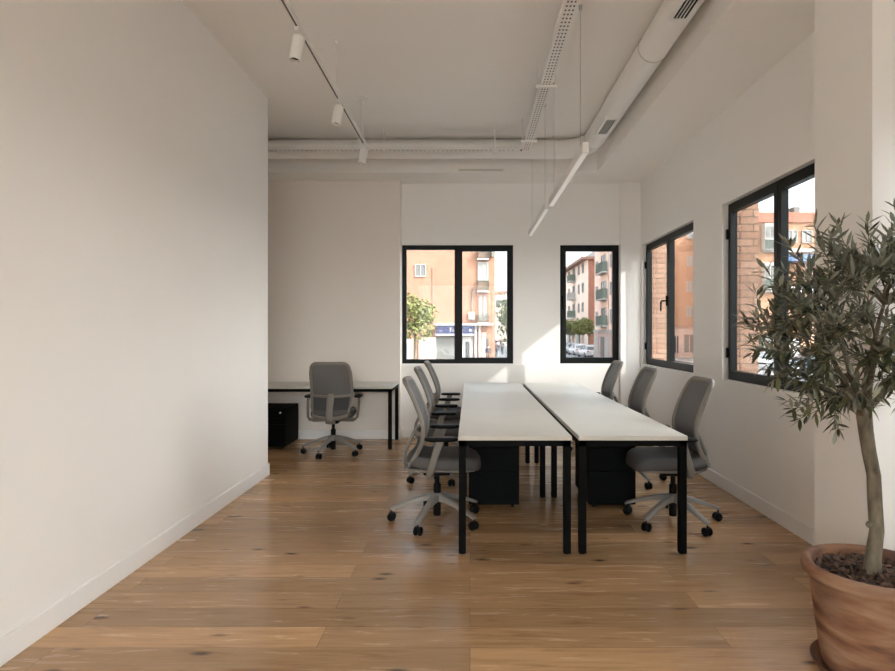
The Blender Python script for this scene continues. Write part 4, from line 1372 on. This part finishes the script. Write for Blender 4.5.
# street trees
def street_tree(name, cx, cy, cz, rx, rz, mat, label, n=900, seed=1, ls=0.16):
    root = empty(name, (cx, cy, SZ))
    tag(root, label, 'tree')
    r = random.Random(seed)
    zc = cz - SZ
    t = MB().tube([(0, 0, 0), (0.03, 0, zc * .45), (-0.03, 0.02, zc * .75), (0, 0, zc)], [0.13, 0.10, 0.08, 0.04], 8)
    for k in range(5):
        a = k * 1.3
        t.tube([(0, 0, zc * .65), (rx * .35 * math.cos(a), rx * .35 * math.sin(a), zc * .85), (rx * .6 * math.cos(a), rx * .6 * math.sin(a), zc + rz * .3)], [0.05, 0.035, 0.015], 6)
    t.build('trunk', M['bark'], root)
    f = MB()
    blobs = [(Vector((r.uniform(-.6, .6) * rx, r.uniform(-.6, .6) * rx, r.uniform(-.6, .65) * rz)), r.uniform(.35, .55)) for _ in range(11)]
    for i in range(n):
        c, s = r.choice(blobs)
        d = Vector((r.gauss(0, 1), r.gauss(0, 1), r.gauss(0, 1))).normalized()
        p = c + Vector((d.x * rx * s, d.y * rx * s, d.z * rz * s)) * r.uniform(.75, 1.05) + Vector((0, 0, zc))
        n_ = (d + Vector((r.uniform(-.6, .6), r.uniform(-.6, .6), r.uniform(-.2, .9)))).normalized()
        a = n_.orthogonal().normalized(); a.rotate(Matrix.Rotation(r.uniform(0, 6.28), 3, n_))
        b = n_.cross(a)
        l = ls * r.uniform(.7, 1.3)
        vs = [f.bm.verts.new(p + q) for q in (a * l, b * l * .55 + n_ * l * .1, -a * l, -b * l * .55 + n_ * l * .1)]
        f.face(vs)
    tag(f.build('foliage', mat, root, smooth=0), kind='stuff')
    return root
street_tree('street_tree', wx(415, 44), 44, wz(317, 44), 1.75, 1.75, M['green'], 'yellow-green street tree in front of the brick shop building', 1500, 3, 0.15)
street_tree('street_tree', wx(511, 84), 84, wz(322, 84), 2.3, 3.4, M['green2'], 'green street tree beyond the corner of the brick shop building', 1200, 4, 0.2)
street_tree('street_tree', wx(512, 95), 95, wz(316, 95), 3.0, 4.0, M['green2'], 'farther green street tree at the right edge of the wide window', 1200, 5, 0.22)
street_tree('street_tree', wx(570, 86), 86, wz(327, 86), 1.2, 1.3, M['green'], 'low street tree above the parked cars, at the left edge of the narrow window', 900, 6, 0.16)
street_tree('street_tree', wx(579.5, 79), 79, wz(325.5, 79), 1.2, 1.2, M['green'], 'low street tree above the parked cars, in the middle of the narrow window', 900, 7, 0.16)
street_tree('street_tree', wx(589, 73), 73, wz(326, 73), 1.2, 1.1, M['green'], 'small street tree beside the apartment corner in the narrow window', 700, 8, 0.15)

# cars (length along +X, origin on the road)
M['silver'] = basic('silver_car_paint', (0.36, 0.37, 0.375), 0.3, metal=0.3, var=0.03, coat=0.5)
M['white_car'] = basic('white_car_paint', (0.50, 0.50, 0.50), 0.3, var=0.02, coat=0.5)
M['cream_car'] = basic('pale_blue_car_paint', (0.30, 0.38, 0.43), 0.3, var=0.02, coat=0.5)
M['tyre'] = basic('tyre_rubber', (0.02, 0.02, 0.02), 0.8)
M['tail'] = basic('tail_lamp_red', (0.45, 0.04, 0.03), 0.3)
M['plate'] = basic('blank_plate', (0.8, 0.8, 0.78), 0.5)
def make_car(paint, label, x, y, yaw, group=None):
    root = empty('car', (x, y, SZ), R(yaw))
    tag(root, label, 'car', group)
    b = MB()
    st = [(-2.05, .38, .62, .62), (-2.0, .28, .85, .76), (-1.75, .24, .92, .84), (-1.0, .22, .93, .87), (0, .22, .90, .88), (0.9, .22, .88, .87), (1.5, .24, .80, .84), (1.9, .27, .68, .76), (2.05, .36, .55, .60)]
    rings = []
    for xx, zb, zt, w in st:
        rings.append([(xx, -w * .92, zb), (xx, -w, zb + .12), (xx, -w, zt - .12), (xx, -w * .90, zt), (xx, w * .90, zt), (xx, w, zt - .12), (xx, w, zb + .12), (xx, w * .92, zb)])
    b.rings(rings)
    b.build('car_body', paint, root, smooth=40)
    c = MB()
    cab = [(-1.85, .86, .90, .74, .70), (-1.45, .86, 1.30, .78, .62), (-1.0, .86, 1.44, .80, .60), (-.2, .86, 1.46, .80, .60), (.3, .86, 1.38, .79, .60), (1.05, .84, .90, .78, .68)]
    rings = []
    for xx, zb, zt, w, wt in cab:
        rings.append([(xx, -w, zb), (xx, -wt, zt), (xx, wt, zt), (xx, w, zb)])
    c.rings(rings)
    c.build('cabin_glass', M['glass_dark'], root, smooth=0)
    rf = MB()
    rp_ = [(-1.50, 1.28, .64), (-1.0, 1.445, .62), (-.2, 1.465, .62), (.3, 1.385, .62)]
    rf.rings([[(xx, -w, z - .03), (xx, -w, z + .02), (xx, w, z + .02), (xx, w, z - .03)] for xx, z, w in rp_])
    for sy in (-1, 1):
        rf.tube([(.3, sy * .615, 1.385), (1.08, sy * .73, .88)], .04, 6)
        rf.tube([(-.35, sy * .625, 1.46), (-.35, sy * .81, .88)], .04, 6)
        rf.tube([(-1.0, sy * .625, 1.445), (-1.25, sy * .79, .88)], .05, 6)
        rf.tube([(-1.5, sy * .645, 1.28), (-1.88, sy * .74, .88)], .05, 6)
    rf.build('roof', paint, root, smooth=40)
    for xx in (-1.28, 1.28):
        for sy in (-1, 1):
            w = MB()
            Rw = Matrix.Translation((xx, sy * .80, .31)) @ Matrix.Rotation(R(90), 4, 'X')
            w.lathe([(.0, -.10), (.29, -.10), (.31, -.07), (.31, .07), (.29, .10), (.0, .10)], 20, (0, 0, 0), Rw, close=False)
            wo = w.build('wheel', M['tyre'], root)
            h = MB().lathe([(.0, -.108), (.19, -.104), (.19, .104), (.0, .108)], 16, (0, 0, 0), Rw, close=False)
            h.build('hubcap', M['silver'], wo)
    for sy in (-1, 1):
        MB().box(-2.04, -1.95, sy * .62 - .12, sy * .62 + .12, .66, .82, .02).build('tail_lamp', M['tail'], root)
        MB().box(1.90, 1.99, sy * .58 - .14, sy * .58 + .14, .53, .66, .02).build('headlamp', M['bwhite'], root)
        MB().box(.78, .92, sy * .90 - .07, sy * .90 + .07, .86, .98, .02).build('mirror', paint, root)
    MB().box(-2.07, -2.0, -.26, .26, .45, .56).build('number_plate', M['plate'], root, smooth=0)
    return root
make_car(M['white_car'], 'pale car parked nearest in the narrow window, seen from behind', wx(590, 70.5), 71.5, 96)
make_car(M['white_car'], 'white car parked second in the row of the narrow window', wx(579, 77), 78, 94)
make_car(M['silver'], 'silver car parked farthest in the row, at the left edge of the narrow window', wx(571.5, 83.5), 84.5, 94)
make_car(M['silver'], 'silver hatchback parked across the street behind the olive tree', wx(750, 48) + .9, 48, 180)
make_car(M['cream_car'], 'light blue car parked behind the olive tree foliage', wx(810, 46) , 46, 180)

# people in the street
def make_person(seed, top, trousers, hair):
    r = random.Random(seed)
    me = bpy.data.meshes.new('person')
    st = r.uniform(.16, .26)
    J = {'pelvis': ((0, 0, .93), .135), 'waist': ((0, 0, 1.08), .125), 'chest': ((0, .01, 1.30), .155), 'neck': ((0, .02, 1.47), .055), 'head0': ((0, .03, 1.55), .085), 'head1': ((0, .03, 1.66), .085),
         'hipL': ((.09, 0, .88), .095), 'kneeL': ((.10, st * .6, .50), .062), 'ankL': ((.10, st, .09), .042), 'toeL': ((.11, st + .15, .04), .035),
         'hipR': ((-.09, 0, .88), .095), 'kneeR': ((-.10, -st * .2, .50), .062), 'ankR': ((-.10, -st, .11), .042), 'toeR': ((-.11, -st + .15, .05), .035),
         'shL': ((.19, .01, 1.39), .06), 'elL': ((.24, -.08, 1.13), .045), 'wrL': ((.25, .04, .90), .034), 'haL': ((.25, .09, .82), .03),
         'shR': ((-.19, .01, 1.39), .06), 'elR': ((-.24, -.02, 1.13), .045), 'wrR': ((-.25, .12, .92), .034), 'haR': ((-.25, .16, .85), .03)}
    E = [('pelvis', 'waist'), ('waist', 'chest'), ('chest', 'neck'), ('neck', 'head0'), ('head0', 'head1'), ('pelvis', 'hipL'), ('hipL', 'kneeL'), ('kneeL', 'ankL'), ('ankL', 'toeL'),
         ('pelvis', 'hipR'), ('hipR', 'kneeR'), ('kneeR', 'ankR'), ('ankR', 'toeR'), ('chest', 'shL'), ('shL', 'elL'), ('elL', 'wrL'), ('wrL', 'haL'), ('chest', 'shR'), ('shR', 'elR'), ('elR', 'wrR'), ('wrR', 'haR')]
    keys = list(J)
    me.from_pydata([J[k][0] for k in keys], [(keys.index(a), keys.index(b)) for a, b in E], [])
    o = bpy.data.objects.new('person_tmp', me)
    COL.objects.link(o)
    sk = o.modifiers.new('s', 'SKIN')
    for i, k in enumerate(keys):
        o.data.skin_vertices[0].data[i].radius = (J[k][1], J[k][1])
    o.data.skin_vertices[0].data[0].use_root = True
    sb = o.modifiers.new('d', 'SUBSURF'); sb.levels = 1; sb.render_levels = 1
    dg = bpy.context.evaluated_depsgraph_get()
    m2 = bpy.data.meshes.new_from_object(o.evaluated_get(dg))
    m2.name = 'person'
    bpy.data.objects.remove(o)
    for m in (top, trousers, M['skin'], M['tyre']): m2.materials.append(m)
    for p in m2.polygons:
        p.use_smooth = True
        z = p.center.z; ax = abs(p.center.x)
        if z > 1.46 or (ax > .2 and z < .95): p.material_index = 2
        elif z < .12: p.material_index = 3
        elif z < .98 and ax < .2: p.material_index = 1
        else: p.material_index = 0
    o = bpy.data.objects.new('person', m2)
    link(o)
    h = MB()
    rings = []
    for k in range(7):
        a = k / 6 * PI * .62
        rr = .098 * math.sin(a) + .001
        rings.append([(rr * math.cos(q * PI / 6), .015 + rr * math.sin(q * PI / 6) * 1.05, 1.645 + .10 * math.cos(a)) for q in range(12)])
    h.rings(rings).build('hair', hair, o, smooth=60)
    return o
M['skin'] = basic('skin', (0.55, 0.36, 0.26), 0.6)
cl = {'dark': basic('dark_cloth', (0.035, 0.035, 0.045), .9), 'grey': basic('grey_cloth', (0.22, 0.20, 0.20), .9), 'white': basic('white_cloth', (0.75, 0.73, 0.70), .9),
      'red': basic('red_cloth', (0.38, 0.12, 0.10), .9), 'blue': basic('blue_cloth', (0.08, 0.12, 0.22), .9), 'brown': basic('brown_cloth', (0.17, 0.10, 0.07), .9)}
hair_d = basic('dark_hair', (0.03, 0.02, 0.015), .7); hair_g = basic('grey_hair', (0.3, 0.28, 0.26), .7)
folk = [(496, 68, 'brown', 'dark', 180, 'person in dark clothes walking, largest of the street crowd'),
        (493.6, 82, 'red', 'dark', 190, 'person in a red top walking left of the largest walker'),
        (498.5, 90, 'white', 'blue', 0, 'person in a white top walking just beyond the largest walker'),
        (490.6, 96, 'dark', 'dark', 170, 'person in black walking close to the shop corner'),
        (501.5, 88, 'dark', 'grey', 185, 'person in a black top walking right of the white-topped walker'),
        (502.3, 75, 'grey', 'dark', 10, 'person in a grey top at the right edge of the wide window'),
        (488.0, 53.9, 'dark', 'brown', 0, 'person in dark clothes standing beside the shop doorway'),
        (495, 112, 'blue', 'grey', 180, 'small distant person in a blue top in the street crowd'),
        (500, 118, 'red', 'blue', 0, 'small distant person in a red top in the street crowd'),
        (503, 110, 'white', 'dark', 190, 'small distant person in white at the right of the street crowd'),
        (491.8, 120, 'dark', 'blue', 20, 'small distant person in black near the far shop corner'),
        (497.3, 104, 'dark', 'dark', 180, 'distant person in black in the middle of the street crowd')]
for i, (px, Y, t, tr, yaw, lab) in enumerate(folk):
    o = make_person(i, cl[t], cl[tr], hair_g if i % 4 == 3 else hair_d)
    o.location = (wx(px, Y), Y, SZ + (0.13 if wx(px, Y) < 4.2 else 0))
    o.rotation_euler = (0, 0, R(yaw))
    tag(o, lab, 'person', 'people walking in the street')

# ------------------------------------------------------------------ light
SUN_DIR = Vector((1.73, -1.0, 1.40)).normalized()
sl = bpy.data.lights.new('sun', 'SUN')
sl.energy = 5.5
sl.color = (1.0, 0.97, 0.93)
sl.angle = R(0.6)
so = bpy.data.objects.new('sun', sl)
so.rotation_euler = SUN_DIR.to_track_quat('Z', 'Y').to_euler()
so.location = (20, -12, 20)
link(so)

w = bpy.data.worlds.new('sky')
scene.world = w
w.use_nodes = True
nt = w.node_tree
nt.nodes.clear()
Lk = nt.links.new
out = N(nt, 'ShaderNodeOutputWorld'); bg = N(nt, 'ShaderNodeBackground')
tc = N(nt, 'ShaderNodeTexCoord')
nrm = N(nt, 'ShaderNodeVectorMath', operation='NORMALIZE')
Lk(tc.outputs['Generated'], nrm.inputs[0])
sp_ = N(nt, 'ShaderNodeSeparateXYZ'); Lk(nrm.outputs[0], sp_.inputs[0])
rp = N(nt, 'ShaderNodeValToRGB')
cr = rp.color_ramp
cr.elements[0].position = 0.0; cr.elements[0].color = (0.98, 0.97, 0.95, 1)
cr.elements[1].position = 1.0; cr.elements[1].color = (0.42, 0.62, 0.92, 1)
e = cr.elements.new(0.25); e.color = (0.78, 0.88, 0.98, 1)
Lk(sp_.outputs['Z'], rp.inputs[0])
dt = N(nt, 'ShaderNodeVectorMath', operation='DOT_PRODUCT'); dt.inputs[1].default_value = SUN_DIR
Lk(nrm.outputs[0], dt.inputs[0])
mxx = N(nt, 'ShaderNodeMath', operation='MAXIMUM'); mxx.inputs[1].default_value = 0
Lk(dt.outputs['Value'], mxx.inputs[0])
pw = N(nt, 'ShaderNodeMath', operation='POWER'); pw.inputs[1].default_value = 2.0
Lk(mxx.outputs[0], pw.inputs[0])
gl = N(nt, 'ShaderNodeVectorMath', operation='SCALE'); gl.inputs[0].default_value = (4.1, 4.1, 4.05)
Lk(pw.outputs[0], gl.inputs['Scale'])
ad = N(nt, 'ShaderNodeVectorMath', operation='ADD')
Lk(rp.outputs[0], ad.inputs[0]); Lk(gl.outputs[0], ad.inputs[1])
Lk(ad.outputs[0], bg.inputs['Color'])
bg.inputs['Strength'].default_value = 3.0
Lk(bg.outputs[0], out.inputs['Surface'])

# ------------------------------------------------------------------ camera
cd = bpy.data.cameras.new('camera')
cd.lens = 24.0; cd.sensor_width = 36.0
cd.shift_x = -22.5 / 895; cd.shift_y = -4.0 / 895
cd.clip_start = 0.05; cd.clip_end = 500
cam = bpy.data.objects.new('camera', cd)
cam.location = (0, 0, 1.41)
cam.rotation_euler = (R(90), 0, 0)
link(cam)
scene.camera = cam

vs_ = scene.view_settings
vs_.view_transform = 'Standard'; vs_.look = 'None'; vs_.gamma = 1.0; vs_.use_curve_mapping = False
vs_.exposure = 1.22
cy = scene.cycles
cy.max_bounces = 12; cy.diffuse_bounces = 8; cy.glossy_bounces = 4; cy.transparent_max_bounces = 16
cy.caustics_reflective = False; cy.caustics_refractive = False
cy.use_denoising = True
cy.sample_clamp_indirect = 8.0
